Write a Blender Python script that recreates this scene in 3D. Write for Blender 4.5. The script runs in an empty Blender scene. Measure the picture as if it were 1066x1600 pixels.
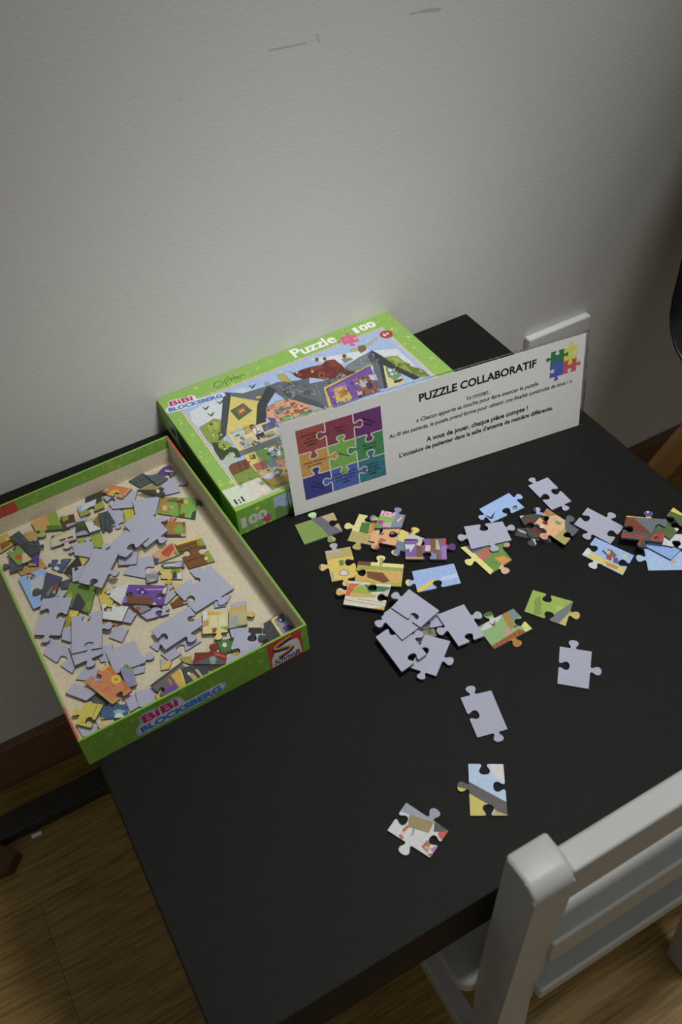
import bpy, bmesh, math, random
from mathutils import Vector, Matrix
from mathutils.geometry import delaunay_2d_cdt

random.seed(7)
sc = bpy.context.scene
C = sc.collection

# ------------------------------------------------------------------ camera
cam_d = bpy.data.cameras.new('camera')
cam = bpy.data.objects.new('camera', cam_d)
C.objects.link(cam)
_r, _d, _f = ((0.871837, -0.485908, -0.061597), (-0.387301, -0.606938, -0.693992), (0.299830, 0.628904, -0.717343))
_r, _d, _f = Vector(_r), Vector(_d), Vector(_f)
m = Matrix.Identity(4)
for i in range(3):
    m[i][0], m[i][1], m[i][2] = _r[i], -_d[i], -_f[i]
m.translation = Vector((0.021774, -0.733181, 0.611060))
cam.matrix_world = m
cam_d.sensor_fit = 'AUTO'
cam_d.sensor_width = 36.0
cam_d.lens = 1457.46 * 36.0 / 1600.0
cam_d.clip_start = 0.02
cam_d.dof.use_dof = True
cam_d.dof.focus_distance = 0.86
cam_d.dof.aperture_fstop = 13.0
sc.camera = cam

# ------------------------------------------------------------------ light
sc.view_settings.view_transform = 'Standard'
sc.view_settings.look = 'None'
sc.view_settings.gamma = 1.0
sc.view_settings.use_curve_mapping = False
sc.view_settings.exposure = 0.0

def lin(h):
    r = []
    for i in (0, 2, 4):
        v = int(h[i:i + 2], 16) / 255
        r.append(v / 12.92 if v <= .04045 else ((v + .055) / 1.055) ** 2.4)
    return (*r, 1.0)

world = bpy.data.worlds.new('room_ambient')
sc.world = world
world.use_nodes = True
world.node_tree.nodes['Background'].inputs[0].default_value = lin('f8f6ee')
world.node_tree.nodes['Background'].inputs[1].default_value = 0.2

def area(name, loc, target, sx, sy, power, col):
    l = bpy.data.lights.new(name, 'AREA')
    l.shape = 'RECTANGLE'
    l.size, l.size_y, l.energy, l.color = sx, sy, power, lin(col)[:3]
    o = bpy.data.objects.new(name, l)
    C.objects.link(o)
    o.location = loc
    o.rotation_euler = (Vector(target) - Vector(loc)).to_track_quat('-Z', 'Y').to_euler()
    return o

def spot(name, loc, target, power, deg, blend, radius, col):
    l = bpy.data.lights.new(name, 'SPOT')
    l.energy, l.spot_size, l.spot_blend, l.shadow_soft_size, l.color = power, math.radians(deg), blend, radius, lin(col)[:3]
    o = bpy.data.objects.new(name, l)
    C.objects.link(o)
    o.location = loc
    o.rotation_euler = (Vector(target) - Vector(loc)).to_track_quat('-Z', 'Y').to_euler()
    return o

# ceiling downlight over the table, dim panel further out, and an added fill spot brightening the wall
spot('ceiling_downlight', (0.65, -.54, 1.75), (0.44, -.45, 0), 80.0, 56, 1.0, .12, 'f8f9f6')
spot('wall_fill_spot', (0.55, -2.0, 1.95), (0.33, .01, -.05), 94.0, 14.8, 1.0, .12, 'f8f9f6')
area('ceiling_panel_light', (0.72, -1.3, 2.1), (0.72, -1.3, 0), .6, .6, 3.0, 'f8f9f6')

# ------------------------------------------------------------------ materials
def new_mat(name):
    mt = bpy.data.materials.new(name)
    mt.use_nodes = True
    nt = mt.node_tree
    return mt, nt, nt.nodes['Principled BSDF']

def mat(name, col, rough=.5, col2=None, scale=60, detail=4, bump=0, bscale=None, spec=.4, stretch=None, metal=0, vary=0.0):
    mt, nt, b = new_mat(name)
    L = nt.links.new
    b.inputs['Roughness'].default_value = rough
    b.inputs['Specular IOR Level'].default_value = spec
    b.inputs['Metallic'].default_value = metal
    tc = nt.nodes.new('ShaderNodeTexCoord')
    mp = nt.nodes.new('ShaderNodeMapping')
    L(tc.outputs['Object'], mp.inputs[0])
    if stretch: mp.inputs['Scale'].default_value = stretch
    nz = nt.nodes.new('ShaderNodeTexNoise')
    nz.inputs['Scale'].default_value = scale
    nz.inputs['Detail'].default_value = detail
    L(mp.outputs[0], nz.inputs['Vector'])
    rp = nt.nodes.new('ShaderNodeValToRGB')
    rp.color_ramp.elements[0].position, rp.color_ramp.elements[1].position = .3, .7
    rp.color_ramp.elements[0].color = lin(col)
    rp.color_ramp.elements[1].color = lin(col2 or col)
    L(nz.outputs['Fac'], rp.inputs[0])
    out = rp.outputs[0]
    if vary:
        oi = nt.nodes.new('ShaderNodeObjectInfo')
        hs = nt.nodes.new('ShaderNodeHueSaturation')
        mr = nt.nodes.new('ShaderNodeMapRange')
        mr.inputs['To Min'].default_value, mr.inputs['To Max'].default_value = 1 - vary, 1 + vary
        L(oi.outputs['Random'], mr.inputs[0]); L(mr.outputs[0], hs.inputs['Value'])
        L(out, hs.inputs['Color']); out = hs.outputs[0]
    L(out, b.inputs['Base Color'])
    if bump:
        n2 = nt.nodes.new('ShaderNodeTexNoise')
        n2.inputs['Scale'].default_value = bscale or scale
        n2.inputs['Detail'].default_value = 3
        L(mp.outputs[0], n2.inputs['Vector'])
        bp = nt.nodes.new('ShaderNodeBump')
        bp.inputs['Strength'].default_value = bump
        bp.inputs['Distance'].default_value = .001
        L(n2.outputs['Fac'], bp.inputs['Height']); L(bp.outputs[0], b.inputs['Normal'])
    return mt

def print_mat(name, rough=.42, fade=1.0, hue=.025, sat=1.0):
    """ink on card: colour from the mesh's print attribute, with a little paper grain"""
    mt, nt, b = new_mat(name)
    L = nt.links.new
    at = nt.nodes.new('ShaderNodeAttribute'); at.attribute_name = 'ink'
    tc = nt.nodes.new('ShaderNodeTexCoord')
    nz = nt.nodes.new('ShaderNodeTexNoise')
    nz.inputs['Scale'].default_value = 260; nz.inputs['Detail'].default_value = 4
    L(tc.outputs['Object'], nz.inputs['Vector'])
    mr = nt.nodes.new('ShaderNodeMapRange')
    mr.inputs['From Min'].default_value, mr.inputs['From Max'].default_value = .25, .75
    mr.inputs['To Min'].default_value, mr.inputs['To Max'].default_value = .88 * fade, 1.07 * fade
    L(nz.outputs['Fac'], mr.inputs[0])
    # painted mottling: broader patches that drift a little in hue and depth
    n2 = nt.nodes.new('ShaderNodeTexNoise')
    n2.inputs['Scale'].default_value = 420; n2.inputs['Detail'].default_value = 2
    L(tc.outputs['Object'], n2.inputs['Vector'])
    m2 = nt.nodes.new('ShaderNodeMapRange')
    m2.inputs['From Min'].default_value, m2.inputs['From Max'].default_value = .3, .7
    m2.inputs['To Min'].default_value, m2.inputs['To Max'].default_value = .5 - hue, .5 + hue
    L(n2.outputs['Fac'], m2.inputs[0])
    hs = nt.nodes.new('ShaderNodeHueSaturation')
    hs.inputs['Saturation'].default_value = sat
    L(m2.outputs[0], hs.inputs['Hue'])
    L(at.outputs['Color'], hs.inputs['Color']); L(mr.outputs[0], hs.inputs['Value'])
    L(hs.outputs[0], b.inputs['Base Color'])
    b.inputs['Roughness'].default_value = rough
    b.inputs['Specular IOR Level'].default_value = .35
    return mt

M = {}
M['wall'] = mat('white_wall_paint', 'd6d5d1', .75, 'dad9d5', 3, 3, .25, 330, .2)
M['floor'] = mat('oak_laminate', 'a08447', .45, '705730', 16, 12, .15, 90, .35, (.9, 16, 1), vary=.2)
M['gap'] = mat('dark_joint', '1c130a', .8)
M['skirting'] = mat('brown_skirting', '6c5138', .45, '785a40', 14, 5, .05, 40, .4, (1, 8, 8))
M['table'] = mat('black_brown_table', '0c0c0c', .6, '111110', 40, 6, .25, 500, .22, (1, 6, 6))
M['chair'] = mat('grey_chair_paint', 'a5a6a4', .42, 'abacaa', 30, 3, .06, 220, .45)
M['shell'] = mat('black_plastic', '0c0d0f', .38, '101113', 30, 3, .05, 400, .45)
M['beech'] = mat('beech_wood', 'c89c60', .45, 'ae8650', 12, 6, .05, 60, .4, (6, 6, 1))
M['darkwood'] = mat('dark_brown_wood', '5e4226', .5, '4c341d', 20, 5, .05, 60, .4, (2, 9, 9))
M['metal'] = mat('black_metal', '0e0e0e', .4, metal=.6)
M['bar'] = mat('black_bar_lacquer', '2a2927', .55, '32302e', 30, 4, .1, 200)
M['plastic'] = mat('white_socket_plastic', 'e6e6e4', .35, 'ebebe9', 20, 2)
M['greyboard'] = mat('blue_grey_card_back', 'b2b3c6', .85, 'a6a7ba', 700, 5, .12, 900, .15)
M['cardedge'] = mat('grey_card_edge', '5e5e6a', .9, '50505a', 500, 3)
M['raw'] = mat('beige_raw_card', 'd6cbb2', .9, 'c6bba3', 420, 8, .15, 700, .15)
M['print'] = print_mat('printed_card', hue=.018, sat=.95)
M['boxprint'] = print_mat('printed_box_paper', .36, hue=.012, sat=.92)
M['paperink'] = print_mat('printed_paper', .6, hue=.004, sat=.86)
M['paper'] = mat('white_paper', 'd8d7d6', .6, 'dcdbda', 200, 2, .0)
M['ink'] = mat('black_ink', '161616', .55)
M['whiteink'] = mat('white_ink', 'f2f2ee', .4)
M['greyink'] = mat('pale_grey_ink', 'c8cac4', .4)
M['pinkink'] = mat('pink_ink', 'c42a64', .4)
M['scuff'] = mat('grey_scuff', 'c0beba', .8, 'cccac6', 400, 4)
M['blueink'] = mat('blue_ink', '3a76c4', .4)
M['redink'] = mat('red_ink', 'cc3a22', .4)
M['lineink'] = mat('soft_dark_line_ink', '40403c', .45)
M['penink'] = mat('pen_ink', '3a5a20', .5)
def clear_mat():
    mt, nt, b = new_mat('clear_acrylic')
    b.inputs['Base Color'].default_value = (.93, .96, .95, 1)
    b.inputs['Transmission Weight'].default_value = 1.0
    b.inputs['Roughness'].default_value = .03
    b.inputs['IOR'].default_value = 1.45
    return mt
M['clear'] = clear_mat()

# ------------------------------------------------------------------ helpers
def obj(name, bm_or_me, mats, parent=None, loc=(0, 0, 0), rot=(0, 0, 0), smooth=False):
    if isinstance(bm_or_me, bmesh.types.BMesh):
        me = bpy.data.meshes.new(name)
        bmesh.ops.recalc_face_normals(bm_or_me, faces=bm_or_me.faces)
        bm_or_me.to_mesh(me); bm_or_me.free()
    else:
        me = bm_or_me
    for mm in (mats if isinstance(mats, (list, tuple)) else [mats]):
        me.materials.append(mm)
    if smooth:
        for pl in me.polygons: pl.use_smooth = True
    o = bpy.data.objects.new(name, me)
    C.objects.link(o)
    o.location, o.rotation_euler = loc, rot
    if parent: o.parent = parent
    return o

def soften(o, deg=35):
    for pl in o.data.polygons: pl.use_smooth = True
    o.data.set_sharp_from_angle(angle=math.radians(deg))
    return o

def thing(name, label, cat, loc=(0, 0, 0), rot=(0, 0, 0), group=None):
    o = bpy.data.objects.new(name, None)
    C.objects.link(o)
    o.location, o.rotation_euler = loc, rot
    return tag(o, label, cat, group)

def tag(o, label, cat, group=None):
    o['label'], o['category'] = label, cat
    if group: o['group'] = group
    return o

def struct(o):
    o['kind'] = 'structure'
    return o

def box(bm, x0, x1, y0, y1, z0, z1, bev=0, seg=2):
    r = bmesh.ops.create_cube(bm, size=1)
    vs = r['verts']
    for v in vs:
        v.co = Vector(((x0 + x1) / 2 + v.co.x * (x1 - x0), (y0 + y1) / 2 + v.co.y * (y1 - y0), (z0 + z1) / 2 + v.co.z * (z1 - z0)))
    if bev:
        es = list({e for v in vs for e in v.link_edges})
        bmesh.ops.bevel(bm, geom=es, offset=bev, segments=seg, affect='EDGES', profile=.5)
    return bm

def bx(*a, **k): return box(bmesh.new(), *a, **k)

def loft(rings, closed=True, caps=True):
    bm = bmesh.new()
    R = [[bm.verts.new(p) for p in r] for r in rings]
    n = len(R[0])
    for a, b in zip(R, R[1:]):
        for i in range(n if closed else n - 1):
            bm.faces.new((a[i], a[(i + 1) % n], b[(i + 1) % n], b[i]))
    if caps and closed:
        bm.faces.new(R[0][::-1]); bm.faces.new(R[-1])
    return bm

def tube(p, q, r0, r1, n=14):
    p, q = Vector(p), Vector(q)
    t = (q - p).normalized()
    a = t.orthogonal().normalized(); b = t.cross(a)
    rings = []
    for s in range(6):
        f = s / 5; c = p.lerp(q, f); r = r0 + (r1 - r0) * f
        rings.append([c + (a * math.cos(2 * math.pi * k / n) + b * math.sin(2 * math.pi * k / n)) * r for k in range(n)])
    return loft(rings)

def flat_print(name, outline, layers, material, parent=None, loc=(0, 0, 0), rot=(0, 0, 0), base='ffffff', side=None):
    """a printed face: outline and colour polygons (metres) overlaid by constrained triangulation, colours in 'ink'.
    side=(thickness, edge material, back material): gives the card its body as well"""
    V, E = [], []
    polys = [outline] + [p for _, p in layers]
    bbs = []
    for poly in polys:
        n0 = len(V); n = len(poly)
        V += [Vector((q[0], q[1])) for q in poly]
        E += [(n0 + i, n0 + (i + 1) % n) for i in range(n)]
        xs = [q[0] for q in poly]; ys = [q[1] for q in poly]
        bbs.append((min(xs), max(xs), min(ys), max(ys)))
    vs, es, fs, ov, oe, of = delaunay_2d_cdt(V, E, [], 0, 1e-6)
    verts = [(v.x, v.y, 0) for v in vs]
    cols = [lin(base)] + [lin(h) for h, _ in layers]
    def inside(k, x, y):
        b = bbs[k]
        if x < b[0] or x > b[1] or y < b[2] or y > b[3]: return False
        r = False; p = polys[k]; j = len(p) - 1
        for i in range(len(p)):
            xi, yi = p[i]; xj, yj = p[j]
            if (yi > y) != (yj > y) and x < (xj - xi) * (y - yi) / (yj - yi) + xi: r = not r
            j = i
        return r
    faces, fc, fm = [], [], []
    for f in fs:
        a, b, c = (vs[i] for i in f[:3])
        cr = (b - a).cross(c - a)
        if abs(cr) < 1e-13: continue
        x, y = (a.x + b.x + c.x) / 3, (a.y + b.y + c.y) / 3
        if not inside(0, x, y): continue
        k = 0
        for q in range(len(polys) - 1, 0, -1):
            if inside(q, x, y): k = q; break
        faces.append(list(f) if cr > 0 else list(f)[::-1])
        fc.append(cols[k]); fm.append(0)
    mats = [material]
    if side:
        th, em, bmt = side
        used = {}
        for f in faces:
            n = len(f)
            for k in range(n):
                e = (f[k], f[(k + 1) % n])
                if (e[1], e[0]) in used: del used[(e[1], e[0])]
                else: used[e] = 1
        low = {}
        def dn(i):
            if i not in low:
                low[i] = len(verts); verts.append((verts[i][0], verts[i][1], -th))
            return low[i]
        for f in list(faces):
            faces.append([dn(i) for i in f][::-1]); fc.append(cols[0]); fm.append(2)
        for a, b in used:
            faces.append([a, dn(a), dn(b), b]); fc.append(cols[0]); fm.append(1)
        mats += [em, bmt]
    me = bpy.data.meshes.new(name)
    me.from_pydata(verts, [], faces)
    for p, k in zip(me.polygons, fm): p.material_index = k
    at = me.color_attributes.new('ink', 'FLOAT_COLOR', 'CORNER')
    i = 0
    for p, c in zip(me.polygons, fc):
        for _ in p.loop_indices:
            at.data[i].color = c; i += 1
    me.update()
    return obj(name, me, mats, parent, loc, rot)

def text(name, s, material, parent, loc, rot=(0, 0, 0), width=None, size=.01, bold=0, shear=0, height=None):
    """lettering as a flat mesh, left end of its baseline at loc"""
    cu = bpy.data.curves.new('lettering', 'FONT')
    cu.body, cu.size, cu.offset, cu.shear, cu.fill_mode = s, size, bold * size, shear, 'FRONT'
    cu.resolution_u = 3
    t = bpy.data.objects.new('lettering', cu)
    C.objects.link(t)
    dg = bpy.context.evaluated_depsgraph_get()
    me = bpy.data.meshes.new_from_object(t.evaluated_get(dg))
    bpy.data.objects.remove(t); bpy.data.curves.remove(cu)
    xs = [v.co.x for v in me.vertices]
    k = width / (max(xs) - min(xs)) if width else 1
    ky = k
    if height:
        ys = [v.co.y for v in me.vertices]; ky = height / (max(ys) - min(ys))
    x0 = min(xs)
    for v in me.vertices: v.co = Vector(((v.co.x - x0) * k, v.co.y * ky, 0))
    me.materials.clear()
    return obj(name, me, material, parent, loc, rot)

def star(x, y, r, a0=0, n=5):
    return [(x + (r if k % 2 == 0 else r * .42) * math.cos(a0 + math.pi * k / n), y + (r if k % 2 == 0 else r * .42) * math.sin(a0 + math.pi * k / n)) for k in range(2 * n)]

def disc(x, y, rx, ry=None, n=16):
    ry = ry or rx
    return [(x + rx * math.cos(2 * math.pi * k / n), y + ry * math.sin(2 * math.pi * k / n)) for k in range(n)]

def rect(x0, y0, x1, y1): return [(x0, y0), (x1, y0), (x1, y1), (x0, y1)]

TAB = [(-.36, 0), (-.26, .06), (-.24, .18), (-.34, .36), (-.46, .56), (-.46, .78), (-.3, .96), (0, 1.02), (.3, .96), (.46, .78), (.46, .56), (.34, .36), (.24, .18), (.26, .06), (.36, 0)]
def jigsaw(q, edges, tab=.0082, gap=0):
    """outline of a die-cut piece: corners clockwise seen from the printed side, edge codes T/H/F with the place along the edge"""
    r = []
    for i, e in enumerate(edges.split()):
        a, b = Vector(q[i]), Vector(q[(i + 1) % 4])
        le = (b - a).length; t = (b - a) / le; nr = Vector((-t.y, t.x))
        r.append(a)
        if e[0] in 'TH':
            f = float(e[1:] or .5); s = min(tab, .33 * le); sg = 1 if e[0] == 'T' else -1
            for u, v in TAB: r.append(a + t * (f * le + u * s) + nr * (sg * v * s))
    return [(p.x, p.y) for p in r]

def stars(x0, y0, x1, y1, n, seed, skip=None, dim=False):
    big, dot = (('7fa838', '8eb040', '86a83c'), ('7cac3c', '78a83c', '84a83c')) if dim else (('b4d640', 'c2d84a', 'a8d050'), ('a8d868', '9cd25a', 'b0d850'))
    rnd = random.Random(seed); L = []
    for k in range(n):
        x, y = rnd.uniform(x0, x1), rnd.uniform(y0, y1)
        if skip and skip(x, y): continue
        if rnd.random() < .3: L.append((rnd.choice(big), star(x, y, rnd.uniform(.0022, .0036), rnd.uniform(0, 2))))
        else: L.append((rnd.choice(dot), disc(x, y, rnd.uniform(.0006, .0013), n=6)))
    return L

# ------------------------------------------------------------------ print and piece data
LID_PICTURE = [  # (colour,polygon in tenths of a millimetre on the lid)
('d4dae0',[204,1498,448,1556,624,1580,604,1395,414,1194,184,1215,168,1359]),
('d4dae0',[1874,1245,2202,1342,2426,1224,2426,797,2465,634,2323,799]),
('d8dee4',[1591,1581,1814,1500,2023,1429,2188,1388,2037,1275,1741,1371]),
('c4d0e4',[684,1567,811,1553,877,1480,770,1466]),
('8f9e3e',[187,1240,282,1256,357,1281,411,1223,389,1105,279,970,256,783,187,904,171,1042]),
('aab84a',[264,1215,346,1240,380,1190,321,1097,252,1118]),
('3e5028',[201,970,281,905,330,809,383,723,344,625,259,657,168,693,173,838]),
('98a83c',[240,919,330,910,355,830,293,796,233,835]),
('b4c4b4',[171,666,246,727,317,730,309,648,264,569,181,587]),
('80983a',[173,521,309,502,431,374,624,151,570,48,368,66,283,260,164,292]),
('7a4a30',[184,561,229,592,377,579,364,442,182,443]),
('5a3420',[284,579,293,578,271,436,263,437]),
('5a3420',[346,580,355,579,329,441,320,442]),
('d0a858',[431,374,727,347,608,92,414,127,381,336]),
('646c74',[619,1588,770,1466,1006,1435,1140,1432,1315,1341,1439,1316,1193,859,1084,1126,1021,1396,840,1235,654,1502]),
('646c74',[1073,1396,1208,1389,1399,1225,1571,1176,1816,1250,2022,1321,2202,1342,2168,1079,1997,735,1911,760,2080,1139,1502,1088,1372,785,1313,889,1138,1104,1054,1359]),
('7a848c',[1823,1262,2022,1321,2179,1339,2147,1199,2036,1134,1860,1150]),
('50565e',[1114,1285,1333,924,1346,771,1220,967,1105,1191]),
('8c969c',[1169,1314,1377,1040,1364,1023,1156,1290]),
('8c969c',[1831,1205,2170,1255,2164,1237,1825,1181]),
('d8c868',[641,1510,859,1256,686,972,410,980,355,991]),
('4a4e56',[610,1594,654,1545,644,1494,356,983,242,923,325,1042]),
('3e4248',[811,1227,1036,1444,1067,1322,892,1172,757,937,649,930]),
('506a4c',[548,1294,703,1327,727,1173,553,1114]),
('a05a48',[601,1285,698,1289,678,1179,582,1168]),
('d8b040',[616,1248,674,1250,666,1214,605,1206]),
('d8cc98',[364,990,824,940,799,700,364,698]),
('c4c8c4',[421,1004,546,999,539,900,407,872]),
('b8bcb8',[429,819,540,821,554,735,428,718]),
('4a5a90',[707,917,816,924,806,825,685,823]),
('c8a860',[546,999,626,998,590,891,523,884]),
('a8a890',[689,799,768,798,763,724,684,725]),
('e4e4ec',[608,926,673,914,659,819,589,840]),
('303058',[598,834,679,827,667,749,624,765,585,745]),
('7a4a30',[641,943,631,929,618,922,607,924,599,935,598,952,603,969,613,983,626,990,637,988,645,977,647,961]),
('70747c',[356,704,775,685,763,616,351,640]),
('dcc868',[371,632,494,629,457,381,374,352]),
('8a5030',[418,601,468,592,453,528,413,543]),
('6a9a48',[494,629,759,623,695,392,472,395]),
('dce0e4',[601,591,728,594,674,442,585,465]),
('8a9aa8',[653,481,638,462,620,452,603,456,592,471,590,494,597,518,612,538,631,548,648,544,659,529,661,506]),
('c8a040',[762,597,819,584,763,446,722,473]),
('b05a38',[393,471,519,460,492,358,388,366]),
('d08878',[578,421,663,389,619,274,564,333]),
('6a88a8',[522,434,599,432,576,326,509,346]),
('c8ccd0',[366,275,502,303,564,333,542,229,438,204]),
('6a6a78',[569,235,554,215,534,205,516,209,504,225,502,249,510,274,525,295,545,304,563,301,575,285,577,260]),
('a8a8b0',[556,244,547,233,537,228,527,230,520,238,519,251,523,265,532,276,542,281,552,279,558,271,560,258]),
('d8a078',[861,1143,1106,1153,1236,940,1182,839,891,847,828,916,799,1003]),
('c08058',[861,1143,1106,1153,1130,1117,850,1090]),
('e8b838',[983,1028,970,1010,953,1001,938,1004,929,1017,927,1038,934,1061,948,1079,965,1088,980,1085,989,1071,991,1050]),
('e8b838',[1100,1037,1084,1017,1066,1008,1049,1011,1039,1026,1037,1049,1045,1074,1061,1094,1079,1104,1096,1101,1106,1086,1108,1062]),
('5a5a90',[805,999,860,948,836,805,810,848]),
('e098a8',[855,938,914,925,880,842,848,876]),
('70a048',[909,915,1003,906,994,858,896,857]),
('708090',[881,988,1010,983,1000,948,878,950]),
('c0c8c8',[985,999,1059,998,1046,958,982,961]),
('d8a078',[968,1170,1115,1136,1227,820,1147,795,934,861,878,992]),
('6a8a90',[921,1058,1073,1019,1061,988,907,1029]),
('a05a38',[1070,957,1209,911,1164,862,1073,908]),
('5a9a50',[1121,891,1179,837,1153,807,1094,840]),
('b8a860',[1223,918,1331,781,1236,782]),
('e098a8',[861,941,904,912,875,839,828,855]),
('78b050',[930,926,1038,878,1016,837,911,870]),
('d8c060',[1482,1095,2073,1162,2065,1114,1503,1054,1394,754,1360,762]),
('7048a0',[1492,1062,2047,1137,1924,728,1405,757]),
('8a60b8',[1496,1042,1709,1064,1689,960,1519,977]),
('d0b050',[1553,1020,1677,1009,1643,795,1574,761,1481,839]),
('a87830',[1562,947,1647,956,1634,866,1550,857]),
('8a5a38',[1803,1045,1947,1021,1928,748,1763,762]),
('b8b0b8',[1832,998,1904,983,1875,867,1797,871]),
('d0a0a8',[1719,841,1776,835,1742,760,1692,761]),
('c8c0d8',[1947,1021,2027,984,1990,890,1933,929]),
('5a2a70',[1861,911,1911,910,1883,812,1840,825]),
('d8cc90',[2153,1096,2235,921,2205,710,2011,725]),
('6a9a60',[2167,1027,2254,984,2226,824,2134,792,2106,879]),
('d8e0e8',[2166,992,2225,970,2201,865,2140,883]),
('6a7a98',[2204,977,2210,973,2182,868,2173,871]),
('6a7a98',[2143,939,2219,911,2214,897,2140,924]),
('404040',[2112,790,2206,777,2198,748,2107,750]),
('8ea03e',[2229,1179,2299,1156,2362,1123,2372,939,2455,777,2456,647,2357,691,2261,962]),
('a4b44a',[2288,1138,2354,1110,2358,983,2285,1033]),
('6a8030',[2356,915,2447,766,2451,660,2344,767]),
('3c4048',[2192,1367,2227,1244,2269,974,2364,686,2294,689,2189,1012,2165,1081,2011,742,1975,733,2138,1099]),
('6e241c',[1296,1553,1314,1516,1353,1469,1433,1476,1528,1464,1653,1432,1714,1468,1800,1438,1815,1285,1801,1225,1875,1123,1741,1121,1563,1198,1446,1312,1374,1327,1330,1415,1332,1476]),
('8a3628',[1521,1451,1650,1427,1639,1371,1501,1378]),
('8a3628',[1719,1440,1792,1425,1793,1300,1705,1343]),
('b04028',[1592,1257,1574,1235,1554,1224,1535,1227,1525,1244,1524,1269,1534,1297,1551,1319,1572,1330,1591,1327,1602,1310,1602,1285]),
('5a1c18',[1578,1267,1569,1256,1558,1250,1549,1252,1544,1260,1543,1273,1548,1287,1557,1298,1568,1303,1577,1302,1582,1293,1583,1281]),
('e0c878',[1389,1454,1382,1445,1374,1441,1367,1442,1362,1449,1362,1459,1366,1470,1373,1480,1381,1484,1388,1483,1393,1476,1393,1466]),
('e0c878',[1526,1378,1519,1369,1510,1365,1503,1366,1499,1373,1498,1383,1502,1394,1509,1403,1518,1408,1525,1407,1529,1400,1530,1390]),
('7a4a38',[1664,1523,1654,1511,1643,1504,1632,1506,1626,1516,1626,1530,1632,1546,1642,1559,1653,1565,1664,1563,1670,1554,1670,1539]),
('7a4a38',[1737,1491,1728,1480,1717,1474,1708,1476,1702,1484,1702,1498,1707,1512,1716,1524,1727,1529,1737,1528,1742,1519,1742,1506]),
('7a4a38',[1930,1413,1919,1399,1906,1392,1895,1394,1888,1404,1888,1420,1894,1437,1906,1451,1919,1458,1930,1456,1937,1446,1937,1430]),
('8a8a70',[1859,1397,1948,1372,1963,1326,1859,1325]),
('b8a850',[1184,1544,1259,1522,1259,1316,1183,1417]),
('98a8b0',[1021,1498,1067,1482,1043,1425,1006,1435]),
('c8b840',[852,1353,902,1328,895,1296,846,1315]),
('2c2c34',[871,1559,886,1526,887,1502,912,1525,946,1532,902,1497,879,1484,877,1514]),
('2c2c34',[493,1514,508,1482,510,1458,534,1481,566,1487,525,1454,502,1441,500,1471]),
('2c2c34',[336,1509,351,1476,353,1453,376,1476,408,1482,367,1449,346,1436,343,1465]),
('2c2c34',[340,1390,355,1358,357,1335,380,1358,412,1364,371,1331,350,1318,347,1347]),
('c8b848',[2016,1488,2136,1442,2358,1512,2358,1493,2128,1411,2015,1452]),
('8a6848',[2114,1494,2189,1479,2158,1390,2082,1370,2083,1424]),
('c08850',[730,882,744,848,728,834,715,865]),
('6a6a60',[432,933,474,928,467,907,427,910]),
('d8dce0',[521,778,513,746,489,745,494,775]),
('8a7a50',[644,779,682,773,672,739,636,743]),
('b8a060',[591,948,605,943,597,911,583,913]),
('7080a0',[440,830,459,783,436,760,416,803]),
('7080a0',[471,888,491,842,469,821,450,864]),
('8a7a50',[706,755,743,750,736,729,700,733]),
('6a6a60',[549,766,566,727,552,715,536,750]),
('6a6a60',[520,745,534,712,520,699,506,729]),
('c08850',[623,863,643,860,636,836,617,838]),
('e8e4d0',[625,878,617,841,594,840,600,875]),
('7080a0',[562,731,588,726,579,694,554,697]),
('7080a0',[760,907,748,841,731,843,742,905]),
('e8e4d0',[481,754,475,714,467,715,473,753]),
('d8dce0',[624,790,619,761,610,761,614,789]),
('6a6a60',[647,869,663,867,659,851,643,853]),
('d8dce0',[434,835,447,804,435,792,421,821]),
('b8a060',[618,967,652,961,643,929,611,932]),
('6a6a60',[715,925,752,920,743,891,707,895]),
('6a6a60',[696,765,705,741,687,723,677,745]),
('b8a060',[646,909,637,859,629,860,636,908]),
('e8e4d0',[413,765,436,760,428,726,405,729]),
('e8e4d0',[645,935,688,930,681,907,639,911]),
('5a7a3a',[613,190,628,188,625,176,610,177]),
('5a7a3a',[581,276,594,247,581,236,569,263]),
('4a4a50',[620,251,630,224,610,205,599,229]),
('6a8ab0',[673,381,702,378,697,362,669,365]),
('d89078',[695,601,684,544,663,545,673,599]),
('b8c0c8',[423,389,435,360,414,340,402,366]),
('b8c0c8',[668,564,661,532,646,532,651,562]),
('b8c0c8',[706,424,719,391,698,371,685,401]),
('b8c0c8',[527,284,517,233,497,234,505,282]),
('5a7a3a',[623,451,635,420,618,404,606,432]),
('d89078',[625,442,648,437,641,412,618,415]),
('e0e0e4',[537,270,556,266,548,240,531,243]),
('4a4a50',[471,336,491,332,487,318,467,320]),
('e0e0e4',[632,284,647,281,642,263,628,265]),
('e0e0e4',[741,567,749,546,731,528,723,548]),
('5a7a3a',[690,521,732,517,727,506,687,509]),
('6a8ab0',[472,410,488,373,467,354,452,388]),
('e0e0e4',[579,615,612,610,606,593,575,596]),
('b8c0c8',[451,354,459,334,443,319,436,337]),
('e0e0e4',[597,500,611,497,605,474,592,476]),
('e8c048',[425,599,445,594,437,563,418,567]),
('5a7a3a',[468,586,462,555,445,555,450,584]),
('4a4a50',[658,551,675,514,664,506,648,541]),
('6a8ab0',[408,567,425,564,421,551,405,553]),
('5a7a3a',[730,603,736,586,718,569,712,584]),
('4a4a50',[570,538,603,533,595,505,564,509]),
('b8c0c8',[482,312,521,307,514,285,477,289]),
('d89078',[505,534,495,477,478,478,486,532]),
('e0e0e4',[385,378,410,375,406,362,382,365]),
('5a7a3a',[587,476,626,470,619,446,581,450]),
('4a4a50',[698,564,690,524,681,525,687,563]),
('c04a34',[719,598,711,563,689,563,695,595]),
('c04a34',[370,535,393,531,388,512,366,515]),
('6a8ab0',[600,339,613,309,600,298,588,326]),
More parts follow.
